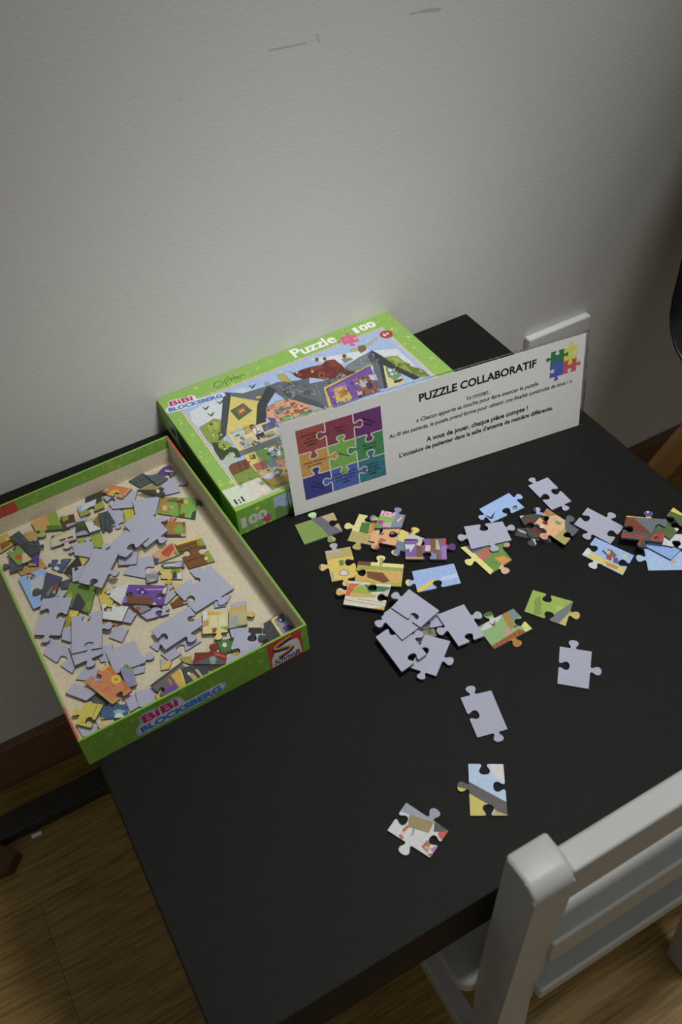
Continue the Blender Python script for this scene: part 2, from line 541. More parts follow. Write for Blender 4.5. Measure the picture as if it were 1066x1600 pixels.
('e0d0c0',[911,1041,935,1037,928,1012,904,1015]),
('e8c878',[1156,898,1193,893,1185,872,1149,875]),
('6a9a58',[967,918,1000,915,995,902,964,904]),
('7a6aa0',[920,1034,938,991,924,979,906,1019]),
('c05a40',[1082,942,1070,883,1060,885,1071,941]),
('7a6aa0',[875,1101,868,1069,850,1068,856,1099]),
('6a9a58',[1020,1028,1044,1024,1036,999,1013,1002]),
('8a4a30',[1100,1061,1138,1055,1127,1023,1091,1026]),
('c05a40',[1021,923,1062,918,1056,901,1016,904]),
('7a6aa0',[972,959,1000,955,994,936,967,939]),
('7a6aa0',[993,1037,1011,1033,1004,1008,987,1010]),
('c05a40',[1089,1003,1128,997,1117,965,1080,968]),
('f0b0a0',[913,1083,944,1080,939,1065,909,1067]),
('7a6aa0',[986,1079,992,1057,972,1036,965,1056]),
('e0d0c0',[1129,951,1167,946,1158,920,1121,923]),
('6a9a58',[921,1024,935,986,913,965,899,1000]),
('c05a40',[1019,976,1014,954,999,953,1004,975]),
('7a6aa0',[970,998,963,971,945,971,951,996]),
('c05a40',[901,920,915,886,903,876,889,907]),
('6a9a58',[1067,1022,1098,1018,1092,1003,1062,1005]),
('c05a40',[1054,1124,1079,1121,1074,1106,1050,1108]),
('e0d0c0',[985,878,1021,873,1012,846,978,849]),
('c05a40',[1123,1014,1141,1012,1137,999,1119,1000]),
('c05a40',[1029,984,1018,934,997,934,1007,981]),
('c05a40',[1099,1060,1092,1030,1080,1030,1086,1059]),
('7a6aa0',[1183,870,1221,864,1211,835,1175,839]),
('c05a40',[1105,1046,1096,1007,1085,1008,1092,1045]),
('7a6aa0',[1098,885,1115,881,1107,856,1090,858]),
('8a4a30',[1190,854,1201,826,1191,817,1180,843]),
('8a4a30',[1088,910,1107,907,1101,889,1083,891]),
('e8c878',[980,960,971,915,960,916,968,958]),
('8a4a30',[1101,1144,1093,1108,1084,1109,1091,1142]),
('8a4a30',[1155,976,1178,972,1172,954,1150,957]),
('6a9a58',[1079,862,1088,838,1077,829,1068,851]),
('6a9a58',[978,1070,1018,1066,1011,1048,973,1051]),
('e0d0c0',[1010,1163,999,1110,986,1111,996,1161]),
('e0d0c0',[1100,1055,1116,1053,1112,1041,1097,1042]),
('7a6aa0',[956,1034,991,1029,984,1010,950,1012]),
('483060',[1704,790,1744,784,1731,750,1693,754]),
('483060',[1948,1002,1941,978,1930,978,1936,1000]),
('c8a040',[1929,902,1946,899,1939,882,1923,884]),
('5a3080',[1508,783,1546,779,1540,765,1503,768]),
('e0d8e8',[1806,949,1824,944,1812,908,1794,911]),
('c8a040',[1855,780,1875,775,1862,740,1843,743]),
('a080d0',[1876,994,1884,967,1861,945,1852,970]),
('a080d0',[1613,1047,1633,1044,1626,1026,1607,1028]),
('5a3080',[1891,930,1924,927,1919,915,1887,918]),
('483060',[1907,886,1894,841,1869,841,1881,883]),
('c8a040',[1489,929,1529,923,1517,891,1479,895]),
('8a4a38',[1624,930,1667,925,1659,906,1617,909]),
('483060',[1901,1015,1884,956,1865,957,1879,1012]),
('483060',[1747,1007,1762,1002,1751,968,1735,970]),
('d8a0b0',[1932,785,1937,764,1912,741,1906,760]),
('483060',[1464,832,1478,797,1467,788,1453,821]),
('d8a0b0',[1872,991,1895,987,1886,964,1864,966]),
('d8a0b0',[1804,1033,1797,1008,1784,1008,1790,1032]),
('483060',[1787,819,1772,764,1758,765,1771,817]),
('483060',[1912,875,1897,819,1883,821,1897,874]),
('a080d0',[1669,1019,1656,967,1641,968,1653,1017]),
('a080d0',[1594,824,1578,764,1558,765,1572,821]),
('8a4a38',[1750,934,1756,911,1733,890,1726,910]),
('8a4a38',[1752,787,1767,748,1755,739,1740,776]),
('5a3080',[1734,790,1739,774,1728,764,1722,779]),
('e0d8e8',[1566,934,1580,898,1571,892,1557,925]),
('e0d8e8',[1495,841,1500,820,1475,797,1469,815]),
('e0d8e8',[1782,980,1807,976,1797,948,1772,951]),
('c8a040',[1522,803,1516,783,1501,783,1506,802]),
('a080d0',[1841,1044,1831,1009,1813,1009,1822,1042]),
('483060',[1920,916,1903,857,1884,858,1898,913]),
('d8a0b0',[1554,1002,1586,997,1573,962,1543,965]),
('c8a040',[1741,872,1747,851,1727,833,1721,852]),
('8a4a38',[1894,790,1900,764,1874,741,1867,764]),
('e0e0d0',[2148,753,2172,750,2165,735,2143,737]),
('8a9a50',[2185,864,2213,861,2206,845,2179,847]),
('e0e0d0',[2204,964,2234,960,2224,936,2195,938]),
('8a9a50',[2130,815,2158,811,2149,791,2123,794]),
('a08850',[2152,755,2175,753,2169,740,2148,742]),
('a08850',[2210,919,2242,915,2234,895,2203,898]),
('545c64',[1721,1222,1801,1216,1791,1196,1715,1201]),
('7c868e',[1551,1221,1605,1213,1589,1170,1537,1175]),
('545c64',[1346,1252,1364,1201,1342,1181,1323,1228]),
('8a949a',[1398,1131,1377,1041,1358,1043,1376,1128]),
('545c64',[1563,1154,1587,1148,1574,1108,1550,1112]),
('545c64',[1239,1367,1218,1270,1188,1270,1207,1363]),
('8a949a',[1745,1226,1771,1148,1726,1109,1699,1180]),
('545c64',[2116,1295,2165,1288,2148,1244,2101,1249]),
('8a949a',[1605,1151,1620,1111,1607,1101,1592,1138]),
('7c868e',[2093,1256,2079,1220,2034,1217,2045,1250]),
('8a949a',[1966,1222,1944,1135,1929,1137,1950,1220]),
('545c64',[1279,1148,1355,1138,1336,1082,1262,1089]),
('7c868e',[1941,1259,1994,1253,1980,1219,1930,1223]),
('7c868e',[1430,1098,1409,1007,1387,1008,1405,1095]),
('545c64',[1224,1328,1297,1319,1279,1265,1209,1271]),
('8a949a',[1746,1202,1769,1136,1735,1107,1712,1168]),
('8a949a',[2131,1189,2186,1185,2177,1166,2124,1170]),
('545c64',[2182,1334,2165,1282,2136,1281,2150,1330]),
('8a949a',[2017,1300,2047,1294,2030,1247,2001,1251]),
('8a949a',[1206,1317,1257,1310,1244,1271,1195,1275]),
('8a949a',[2150,1306,2191,1297,2167,1233,2127,1238]),
('7c868e',[1455,1196,1439,1128,1420,1129,1434,1194]),
('545c64',[2098,1230,2163,1222,2143,1173,2081,1179]),
('8a949a',[1738,1209,1728,1175,1705,1174,1713,1206]),
('545c64',[2128,1299,2165,1290,2142,1230,2106,1235]),
('7c868e',[1699,1187,1680,1113,1657,1114,1674,1184]),
('545c64',[1073,1340,1116,1334,1105,1297,1063,1301]),
('545c64',[1224,1193,1250,1190,1243,1172,1219,1174]),
('545c64',[1245,1268,1228,1193,1205,1193,1219,1265]),
('8a949a',[1221,1247,1211,1204,1196,1204,1205,1245]),
('545c64',[1147,1142,1195,1137,1184,1107,1139,1111]),
('8a949a',[1146,1157,1174,1152,1164,1121,1137,1124]),
('8a949a',[1171,1288,1180,1256,1142,1217,1132,1246]),
('7c868e',[1083,1332,1104,1326,1092,1284,1071,1287]),
('8a949a',[1185,1302,1209,1296,1195,1249,1172,1252]),
('7c868e',[1118,1303,1158,1298,1148,1267,1110,1271]),
('8a949a',[1119,1278,1126,1255,1106,1234,1098,1255]),
('545c64',[1129,1276,1187,1271,1177,1247,1123,1251]),
('7c868e',[1115,1223,1094,1116,1078,1119,1097,1220]),
('8a949a',[1241,1261,1222,1182,1182,1181,1198,1255]),
('7c868e',[1276,1328,1260,1269,1220,1267,1232,1322]),
('8a949a',[1214,1237,1191,1134,1159,1135,1179,1233]),
('545c64',[1183,1357,1170,1295,1156,1296,1168,1355]),
('7c868e',[1112,1401,1125,1365,1107,1348,1094,1381]),
('8a949a',[1143,1388,1128,1313,1114,1315,1128,1386]),
('7c868e',[1249,1355,1275,1348,1259,1297,1235,1301]),
('545c64',[1140,1280,1128,1226,1109,1226,1119,1277]),
('7c868e',[1238,1200,1256,1155,1241,1142,1223,1184]),
('c0cc60',[315,1039,336,1034,328,1000,308,1003]),
('6a8030',[235,867,256,864,251,845,231,847]),
('c0cc60',[256,829,283,824,275,794,249,797]),
('6a8030',[309,1165,299,1104,275,1104,283,1162]),
('506028',[307,1063,325,1059,318,1028,300,1031]),
('b0bc50',[242,920,261,916,255,889,236,892]),
('c0cc60',[247,728,270,724,264,697,241,700]),
('506028',[288,887,280,825,269,827,277,885]),
('c0cc60',[297,1181,319,1131,299,1111,277,1157]),
('b0bc50',[298,1140,289,1079,275,1080,282,1138]),
('b0bc50',[249,957,278,953,273,931,245,934]),
('506028',[290,667,324,664,319,650,287,653]),
('c0cc60',[274,1081,265,1029,240,1028,247,1078]),
('506028',[292,1229,325,1224,317,1194,286,1197]),
('c0cc60',[231,879,269,875,263,853,226,856]),
('c0cc60',[273,744,303,740,299,725,269,728]),
('c0cc60',[279,954,292,923,281,912,267,941]),
('b0bc50',[311,965,302,901,291,903,299,964]),
('6a8030',[2373,948,2386,908,2371,896,2357,933]),
('b0bc50',[2394,979,2380,940,2351,939,2363,976]),
('c0cc60',[2285,983,2331,978,2321,958,2277,961]),
('6a8030',[2287,1018,2320,1012,2305,976,2273,980]),
('6a8030',[2272,1088,2284,1053,2272,1044,2260,1076]),
('6a8030',[2402,830,2438,824,2423,789,2388,793]),
('6a8030',[2363,946,2402,942,2394,925,2357,928]),
('b0bc50',[2344,1020,2371,1015,2358,985,2332,988]),
('b0bc50',[2282,1043,2322,1036,2306,998,2268,1002]),
('6a8030',[2342,971,2376,967,2369,953,2337,956]),
('c0cc60',[2288,1022,2294,995,2265,969,2258,994]),
('c0cc60',[2423,807,2442,754,2425,742,2406,792]),
('6a8030',[2292,997,2334,992,2321,963,2281,967]),
('b0bc50',[2395,777,2381,731,2370,732,2382,776]),
('a04030',[1556,1345,1605,1340,1594,1313,1548,1317]),
('581810',[1744,1262,1759,1221,1744,1209,1729,1248]),
('581810',[1438,1467,1457,1415,1435,1395,1415,1444]),
('a04030',[1653,1266,1676,1263,1671,1248,1648,1250]),
('8a3020',[1612,1263,1641,1258,1630,1228,1603,1231]),
('581810',[1512,1460,1505,1432,1493,1432,1499,1458]),
('a04030',[1751,1205,1740,1163,1725,1163,1735,1203]),
('a04030',[1389,1443,1400,1407,1375,1382,1363,1415]),
('8a3020',[1772,1218,1822,1213,1812,1188,1764,1192]),
('a04030',[1646,1257,1636,1217,1625,1217,1634,1255]),
('8a3020',[1757,1305,1794,1300,1783,1274,1748,1277]),
('a04030',[1723,1270,1754,1266,1744,1241,1715,1244]),
('6a8830',[311,274,344,269,339,256,308,259]),
('b0a850',[320,283,347,277,339,248,313,251]),
('b0a850',[322,400,315,356,305,357,311,399]),
('94a848',[278,257,292,254,289,243,275,244]),
('b0a850',[530,193,557,188,550,163,524,166]),
('b0a850',[262,327,280,322,273,296,256,299]),
('6a8830',[198,333,210,305,197,293,185,318]),
('b0a850',[372,260,405,256,400,244,369,247]),
('6a8830',[507,232,501,199,489,200,494,230]),
('6a8830',[290,329,308,291,298,283,280,319]),
('b0a850',[212,351,248,346,243,331,208,335]),
('b0a850',[258,369,286,364,279,340,252,343]),
('94a848',[361,368,371,343,357,330,346,352]),
('6a8830',[515,220,534,216,527,188,508,191])]
# x,y,z of the underside (m); four body corners (0.1 mm); edges: T knob,H hole,F straight,at that fraction; colour (B = blank back),label,print
TABLE_PIECES = [
(0.2498,-0.2059,6e-05,[-166,150,206,100,162,-145,-202,-105],'T.5 H.5 T.35 F','b8a878','green lawn puzzle piece with a grey band,nearest the sign',[('7f9a4c',[-185,186,13,135,39,-151,35,-266,-97,-230,-202,-105]),('6b6970',[-12,138,83,120,159,-150,101,-147,28,-139,23,-7]),('b8d8a8',[17,258,115,196,68,125,-16,179])]),
(0.2849,-0.2304,6e-05,[43,203,196,30,-32,-208,-208,-25],'H.45 F T.6 T.5','dcd490','pale yellow puzzle piece with a green wall,under an orange room piece',[('b5a968',[-124,68,14,-89,-14,-219,-121,-255,-298,-143,-226,-14]),('4f7a3a',[11,99,72,52,-15,-53,-70,12]),('d08a4a',[78,52,124,14,70,-56,-8,-62,-11,-47])]),
(0.2979,-0.2433,0.00192,[34,184,170,19,-18,-190,-187,-12],'F H.55 T.7 H.5','e0a878','orange room puzzle piece with a brown print,in the middle of the upper left cluster',[('b06a40',[-147,-96,-109,-53,-77,-40,-52,-89,-82,-120,-121,-113,-158,-164,-201,-104]),('c8a090',[-204,-68,-169,-91,-204,-151,-231,-134]),('606a80',[-62,28,-21,-7,-53,-21,-77,3]),('7a3a30',[-44,68,-11,51,-27,23,-54,40]),('c8b0a0',[-90,-82,-49,-116,-73,-135,-105,-106])]),
(0.3076,-0.2352,0.00378,[-4,148,142,-17,34,-126,-172,-4],'T.62 F F T.5','7f88a8','blue puzzle piece with a pink spotted cushion print,topmost of the upper left cluster',[('dcb0c0',[-2,151,89,61,41,8,-54,100]),('84b848',[-54,100,41,8,-12,-37,-88,64]),('b03a80',[-96,61,-55,25,-91,-4,-115,29]),('d0a8a0',[-63,13,-12,-28,-47,-75,-103,-23]),('6a9a40',[-149,67,-115,29,-107,-20,-176,-11]),('e0c870',[40,-35,103,-14,102,-31,39,-56]),('b86848',[54,-53,100,-39,91,-59,51,-68]),('c8a878',[-118,119,-78,92,-112,44,-149,67]),('a04868',[18,111,14,107,10,106,6,106,4,110,3,114,5,119,9,123,13,125,17,124,20,121,20,116]),('a04868',[63,60,59,57,55,55,51,56,49,59,48,64,50,69,54,73,58,74,62,73,64,70,65,65]),('a04868',[21,74,17,70,13,68,9,69,6,72,6,77,8,82,12,86,16,88,20,87,22,84,23,79]),('a04868',[-15,93,-19,89,-23,87,-27,88,-30,91,-30,96,-28,101,-25,105,-20,106,-16,106,-14,102,-13,98]),('a04868',[46,22,43,19,38,17,34,18,32,21,32,26,33,31,37,34,41,36,45,35,48,32,48,27])]),
(0.3065,-0.2601,6e-05,[8,204,161,-68,-23,-206,-147,71],'T.62 F T.55 H.45','d8d070','yellow puzzle piece with a blue corner,tucked beside the orange room piece',[('76809a',[-59,56,-8,-17,-89,-184,-163,-78,-105,-6]),('b0aeb0',[-43,169,17,120,-43,46,-98,91]),('c8c4b4',[28,41,115,48,161,-68,80,-113,10,12]),('a85a38',[76,93,129,106,130,59,75,32]),('e0cc50',[120,117,163,173,239,125,178,28,134,66])]),
(0.3162,-0.2792,0.00192,[-91,196,214,8,88,-199,-210,-6],'H.38 T.4 H.48 F','7a5fa0','purple puzzle piece with brown posts and a white skull like print',[('7a5040',[-47,78,-9,34,-76,-71,-118,-35]),('80583c',[92,85,166,38,33,-164,15,-153,53,14]),('b85040',[182,28,210,6,170,-60,147,-25]),('ccc8d0',[-123,146,-101,122,-113,80,-153,85]),('c8c8d0',[-111,129,-46,92,-72,74,-134,34,-114,100]),('a8b89a',[133,44,149,34,102,-76,68,-54]),('9a78b8',[138,-39,170,-69,88,-199,54,-177]),('b89a70',[-197,15,-73,-66,-85,-87,-211,-8]),('7a8ab0',[13,-59,46,-99,12,-151,-29,-125]),('6a3a78',[211,-35,277,-77,207,-181,152,-107]),('e0b8b0',[22,35,59,11,17,-42,-20,-19]),('50406a',[-92,195,-12,144,-23,128,-105,175])]),
(0.2464,-0.2536,6e-05,[-53,203,163,132,57,-202,-167,-133],'T.38 H.5 T.5 T.5','dcc060','yellow puzzle piece printed with a round wall clock',[('b8a868',[-53,203,163,132,129,24,-94,106]),('b4aeb4',[-58,201,66,155,54,120,-67,169]),('b4aeb4',[28,288,110,236,60,159,-3,188]),('8a7a50',[5,-124,-8,-137,-28,-140,-49,-133,-65,-117,-71,-97,-67,-78,-53,-65,-34,-62,-13,-69,3,-84,10,-105]),('d8d4d8',[-1,-119,-12,-129,-28,-132,-45,-126,-58,-113,-63,-97,-60,-82,-49,-72,-33,-70,-17,-76,-4,-88,2,-104]),('5a8a4a',[1,46,35,30,15,-26,-26,-16]),('b0b090',[-129,-29,-103,-45,-137,-127,-165,-129]),('a06a38',[-179,149,-140,114,-190,20,-233,47]),('c8c8c8',[-148,98,-111,75,-128,43,-169,59])]),
(0.2676,-0.2822,0.00192,[-80,220,231,-22,85,-218,-236,20],'T.48 F F H.5','d0a85c','puzzle piece with a brown mound and a ladder print,below the orange room piece',[('e4dc90',[60,238,186,158,233,-19,205,-55,-15,124]),('7a4a30',[-80,220,9,151,-20,115,-105,183]),('98a850',[-113,168,-8,110,207,-54,185,-82,-127,143]),('7a4c30',[-77,83,32,-6,36,-115,-20,-106,-107,20]),('b0b048',[-207,52,-123,-21,-22,-109,108,-186,85,-221,-238,19]),('504838',[100,147,105,144,53,74,48,77]),('504838',[114,135,118,132,66,63,61,66]),('504838',[97,138,112,127,108,122,93,134]),('504838',[84,123,99,111,96,107,81,119]),('504838',[72,108,87,96,84,92,69,103]),('504838',[60,92,75,81,72,77,57,88])]),
(0.2463,-0.2976,0.00378,[-53,212,230,-16,39,-213,-215,17],'H.58 H.55 F T.5','d8d0c0','puzzle piece with white planks and a red post,under the lavender heap',[('9ab040',[-67,124,21,119,44,-24,-107,80]),('d0603a',[-62,186,19,128,-51,124,-120,63,-164,91]),('c8a868',[-98,94,66,-38,49,-66,-129,54]),('4a7a50',[33,113,215,-42,160,-57,34,11]),('c0bab0',[61,-45,205,-46,132,-128,54,-70]),('d0a050',[-96,-111,64,-191,24,-240,-77,-153]),('d8a860',[-189,200,-139,129,-182,58,-245,98]),('a09888',[-179,57,68,-184,65,-190,-183,49]),('a09888',[-87,9,107,-170,103,-176,-91,2])]),
(0.3069,-0.3098,6e-05,[-137,166,214,50,142,-162,-218,-54],'F F H.5 T.5','9cb4e4','plain blue sky puzzle piece with one yellow streak',[('ddc84c',[-219,-64,-222,-22,-34,-2,-16,-35]),('b8c8ea',[32,-17,178,-54,164,-100,13,-59]),('ddd070',[-222,164,-204,109,-257,23,-300,39])]),
(0.2679,-0.3506,6e-05,[-71,129,104,60,70,-102,-103,-87],'F F F F','8a8a78','grey printed puzzle piece showing only in the gap of the lavender heap',[('6a6a5a',[23,11,67,3,49,-74,14,-53])]),
(0.2766,-0.3449,0.00192,[-40,143,104,13,62,-112,-126,-44],'F F H.6 F','B','blank lavender puzzle piece under the heap,its tip pointing at the right hand piece',[]),
(0.2593,-0.3747,0.00192,[67,187,204,25,-72,-191,-199,-22],'F T.52 T.5 H.55','B','blank lavender puzzle piece lowest of the heap,two knobs pointing right and down',[]),
(0.2598,-0.3345,0.00378,[-113,131,110,167,116,-132,-113,-167],'F F F F','a4c0e4','pale blue sky puzzle piece just peeping out of the lavender heap',[]),
(0.2429,-0.3573,0.00564,[-128,175,129,217,125,-177,-126,-215],'H.55 T.5 H.4 F','B','blank lavender puzzle piece at the lower left of the heap',[]),
(0.2549,-0.3377,0.0075,[-117,113,94,185,114,-130,-91,-168],'F F F T.85','B','blank lavender puzzle piece in the middle layer of the heap',[]),
(0.2703,-0.3345,0.00936,[-158,109,66,197,155,-122,-63,-184],'T.5 F F H.35','B','blank lavender puzzle piece on top of the heap,one knob pointing up left',[]),
(0.3241,-0.383,6e-05,[-177,121,179,123,185,-120,-188,-123],'T.42 H.55 T.5 F','8fb078','puzzle piece with a meadow,a bird and a brick wall,right of the lavender heap',[('c8ccd0',[-169,93,-49,143,64,129,42,99,-67,64,-160,65]),('705040',[-71,118,-56,80,-11,103,-50,59,-67,64]),('a8843c',[60,122,129,126,83,-40,32,-32]),('7c8a92',[133,132,195,125,191,29,87,30]),('604088',[81,-17,110,-32,76,-49]),('c89a88',[-12,-15,32,-32,23,-70,-33,-69]),('9a5c30',[-185,-87,100,-68,122,-120,-190,-127]),('b07830',[-36,-112,20,-113,44,-193,-19,-252,-96,-194]),('dcd480',[133,-49,191,-28,190,-124,122,-126]),('4a6a38',[-14,273,92,207,38,145,-63,176]),('6a3c1c',[-141,-90,-135,-90,-140,-118,-146,-118]),('6a3c1c',[-98,-88,-92,-89,-97,-116,-103,-116]),('6a3c1c',[-55,-87,-49,-87,-54,-114,-60,-114]),('6a3c1c',[-11,-85,-6,-85,-11,-112,-17,-112]),('6a3c1c',[32,-83,38,-83,32,-111,27,-110]),('6a3c1c',[76,-81,82,-81,76,-109,70,-109])]),
(0.2948,-0.3644,0.00378,[-105,187,140,162,96,-186,-131,-162],'F T.42 H.48 T.55','B','blank lavender puzzle piece between the heap and the brick wall piece',[]),
(0.401,-0.2724,6e-05,[-173,92,171,116,179,-107,-178,-102],'F T.4 H.45 T.5','9ab8ea','blue sky puzzle piece with a flying bird print',[('4a4a40',[-174,9,-143,-43,-72,-7,-138,-70,-164,-63]),('888870',[124,-77,114,-86,101,-88,89,-85,81,-76,80,-64,84,-52,94,-44,107,-41,119,-45,127,-54,129,-66]),('4a4a40',[99,-38,134,-50,130,-71,102,-54])]),
(0.3593,-0.3133,6e-05,[-159,208,150,114,130,-144,-121,-178],'F T.3 T.5 T.55','6a9440','puzzle piece with a yellow edge and an orange window on green',[('e4da84',[-155,215,-108,213,-72,-157,-125,-184,-247,-30,-253,80]),('5a5a90',[-117,209,-46,201,5,96,-107,94]),('b86a60',[-88,82,38,84,55,10,-82,-28]),('e08a48',[15,-45,95,-69,127,-139,38,-148]),('d8b090',[-48,-172,34,-133,45,-231,-34,-284,-82,-237]),('c89a90',[190,52,252,12,188,-56,149,-13])]),
(0.371,-0.2935,0.00192,[-121,184,202,54,136,-169,-218,-69],'H.48 T.4 T.48 T.55','B','blank lavender puzzle piece with three knobs,below the bird piece',[]),
(0.4059,-0.3127,6e-05,[-78,122,154,-21,70,-169,-146,68],'F F T.5 F','4a4a4c','dark grey puzzle piece with a white streak,under the cluster of dark pieces',[('c4c8d0',[-78,122,-67,89,-25,22,-30,-56,2,-86,-29,-166,-65,-133,-45,-56,-46,25,-83,79])]),
(0.4116,-0.3077,0.00192,[-38,168,161,96,-4,-189,-119,-76],'T.8 F F H.5','4c4a48','dark puzzle piece with red patches,left of the tan room piece',[('8a2a28',[-31,93,17,94,-10,48,-47,62]),('6e3426',[-52,13,11,-57,11,-118,-46,-82]),('a0b4dc',[152,188,205,153,139,73,100,109]),('c8ccd8',[-38,173,-4,155,-64,133])]),
(0.4254,-0.3194,0.00378,[-141,126,70,216,143,-132,-72,-210],'H.5 T.62 H.5 T.55','e0b080','tan room puzzle piece with a slate roof print,on the dark pieces',[('5e666c',[217,154,233,38,148,-135,58,-168,33,-82]),('b0a860',[-87,-86,50,-52,19,-178,-77,-216]),('b07c50',[-5,190,65,209,100,102,21,131]),('b8b8a8',[10,128,34,128,77,2,45,-18]),('7a8a60',[41,56,67,9,40,-5,19,39]),('6a2a22',[-70,116,-17,93,-54,55,-70,75]),('3c4438',[-144,122,-117,116,-97,1,-128,-20]),('d09078',[-175,-10,-123,-23,-118,-87,-159,-140,-222,-81]),('d8d0c8',[-102,95,-81,62,-94,44,-128,61])]),
(0.4487,-0.281,6e-05,[-102,184,114,176,101,-183,-113,-178],'T.35 H.52 T.45 H.45','B','blank lavender puzzle piece furthest from the viewer,resting on the tan room piece',[]),
(0.4599,-0.3356,6e-05,[57,222,174,-127,-58,-221,-173,126],'T.58 H.55 T.55 H.5','B','blank lavender puzzle piece behind the sky piece with a small figure',[]),
(0.4438,-0.367,6e-05,[41,220,183,-113,-43,-230,-181,124],'F H.5 T.65 H.5','9db8e8','blue sky puzzle piece with a small flying figure over a yellow band',[('dcc860',[-173,130,-124,164,22,-192,-32,-222]),('d8d8d8',[-172,137,-69,171,-83,111,-149,90]),('8a5a48',[45,61,68,31,62,-40,18,-42,12,22]),('d8b898',[41,18,32,12,23,9,15,11,10,17,10,25,15,34,24,41,33,44,41,42,46,36,45,27]),('a04840',[-8,19,31,-13,-18,-56,-37,-22]),('5a5a90',[26,-33,49,-62,12,-127,-15,-81]),('b08a60',[-69,-32,-8,-143,-42,-154,-80,-87]),('d0d0d0',[-179,38,-120,23,-101,-41,-165,-117,-259,-59]),('303030',[-162,-50,-105,-39,-145,-94]),('50506a',[-11,74,9,68,3,12,-14,20]),('d8d060',[81,-82,138,-58,112,-102])]),
(0.4829,-0.3965,6e-05,[-87,194,235,-1,74,-185,-222,-7],'F F F T.55','a8c4ea','pale blue sky puzzle piece cut by the right edge of the photo',[('d0a878',[11,-21,47,-36,16,-66,-11,-45])]),
(0.4861,-0.3857,0.00192,[23,131,111,-97,-29,-134,-105,99],'F F F T.4','8fb0e8','blue puzzle piece lying on the pale blue sky piece',[('d8d4a0',[-176,50,-82,-1,-116,-38,-196,12])]),
(0.5014,-0.3873,0.00378,[-50,130,182,-35,12,-138,-145,42],'F F H.5 F','d4d6da','whitish cloud puzzle piece under the dark green piece',[('404040',[-25,-12,11,4,4,-36,2,-9])]),
(0.5098,-0.3705,0.00564,[143,135,163,-30,-142,-133,-165,28],'F H.45 F H.55','5a7040','dark green puzzle piece with a yellow top edge,at the right edge of the photo',[('e0d060',[146,138,190,-9,164,-33,88,123]),('404840',[25,55,68,0,-1,-36,-36,4]),('d8d8d8',[-16,-36,33,-84,-4,-123,-31,-106,-28,-72])]),
(0.4845,-0.364,0.0075,[-24,198,234,-21,24,-204,-234,28],'T.55 H.4 T.5 H.45','5c5c58','red and slate puzzle piece with a purple knob,at the right edge of the photo',[('7c3f30',[-31,193,8,132,15,20,0,-68,-97,29,-101,138]),('6e747e',[8,141,148,65,234,-26,158,-89,92,-29,13,-76]),('9a4436',[-198,58,-51,-62,-58,-101,-235,27]),('a84838',[-40,-112,36,-91,118,-121,31,-196,-28,-146]),('4a3030',[-3,-118,36,-121,28,-146,-9,-140]),('e0d060',[-24,202,153,71,142,58,-32,186]),('5c4a98',[161,208,271,138,187,61,101,116]),('e8e8e8',[167,130,162,126,156,124,151,126,148,129,148,135,152,140,157,145,163,147,168,145,171,142,171,136]),('a04436',[-157,-55,-103,-73,-142,-117,-186,-89]),('52524c',[-103,-73,-68,-112,-127,-178,-171,-150])]),
(0.3673,-0.3846,6e-05,[-1,211,201,-58,-6,-222,-194,68],'H.4 T.5 H.45 F','9ab450','green meadow puzzle piece with a grey diagonal stripe,lying alone',[('7f9a48',[-58,121,19,133,-96,-30,-148,3]),('b0c060',[91,-76,78,-86,61,-88,46,-83,35,-72,33,-58,38,-44,51,-34,67,-32,83,-37,94,-48,96,-63]),('777782',[207,-56,151,-108,-34,-173,-81,-104,-55,-89]),('c8b868',[-34,-173,93,-147,156,-117,234,-166,128,-271,81,-174,-9,-226])]),
(0.3475,-0.4415,6e-05,[28,212,207,45,-33,-208,-202,-49],'T.42 T.5 F H.5','B','blank lavender puzzle piece lying alone,knobs pointing to sign and right',[]),
(0.265,-0.439,6e-05,[-72,204,162,136,69,-198,-159,-141],'T.4 F T.38 H.52','B','blank lavender puzzle piece with knobs at both ends,nearest the viewer',[]),
(0.2316,-0.4902,6e-05,[-2,230,209,100,6,-230,-213,-100],'H.45 H.45 H.5 T.55','b4cce8','pale sky puzzle piece with a grey diagonal roof,near the grey chair',[('d8d8da',[127,156,213,105,136,-25,91,53]),('5e5c5c',[-141,180,-76,113,60,-150,8,-230,-27,-196,-66,-81,-124,35,-178,125]),('cfc060',[-124,35,-66,-81,-129,-154,-215,-102]),('c0b060',[-53,-148,3,-220,-3,-229,-79,-184]),('cfc060',[-175,129,-125,78,-165,54,-208,80])]),
(0.174,-0.4906,6e-05,[38,210,175,-110,-34,-204,-179,104],'T.58 H.5 T.5 H.5','d4d4d8','white puzzle piece with an orange curl and grey roof,nearest the viewer',[('9aa4b0',[39,212,109,90,158,110,243,59,192,-9,130,-5,9,125,-29,173]),('9a8c60',[9,125,129,-7,50,-56,-47,55]),('5a5858',[129,-7,177,-111,153,-112,85,-65]),('c8503c',[104,-85,178,-110,103,-144,94,-123]),('c06a3c',[-91,58,-46,67,-41,46,-94,35]),('c06a3c',[-134,36,-112,34,-111,-2,-133,0]),('a8683c',[-43,-112,17,-90,12,-133,-32,-166]),('d0a078',[-4,-141,-10,-146,-18,-148,-25,-146,-30,-141,-32,-134,-29,-126,-24,-121,-16,-119,-9,-121,-4,-127,-2,-134]),('b080b0',[-2,-154,45,-153,39,-184,1,-194]),('8a8050',[-34,-170,3,-192,-34,-204]),('404450',[-23,29,-21,16,-40,-8,-72,-13,-42,-1])])]
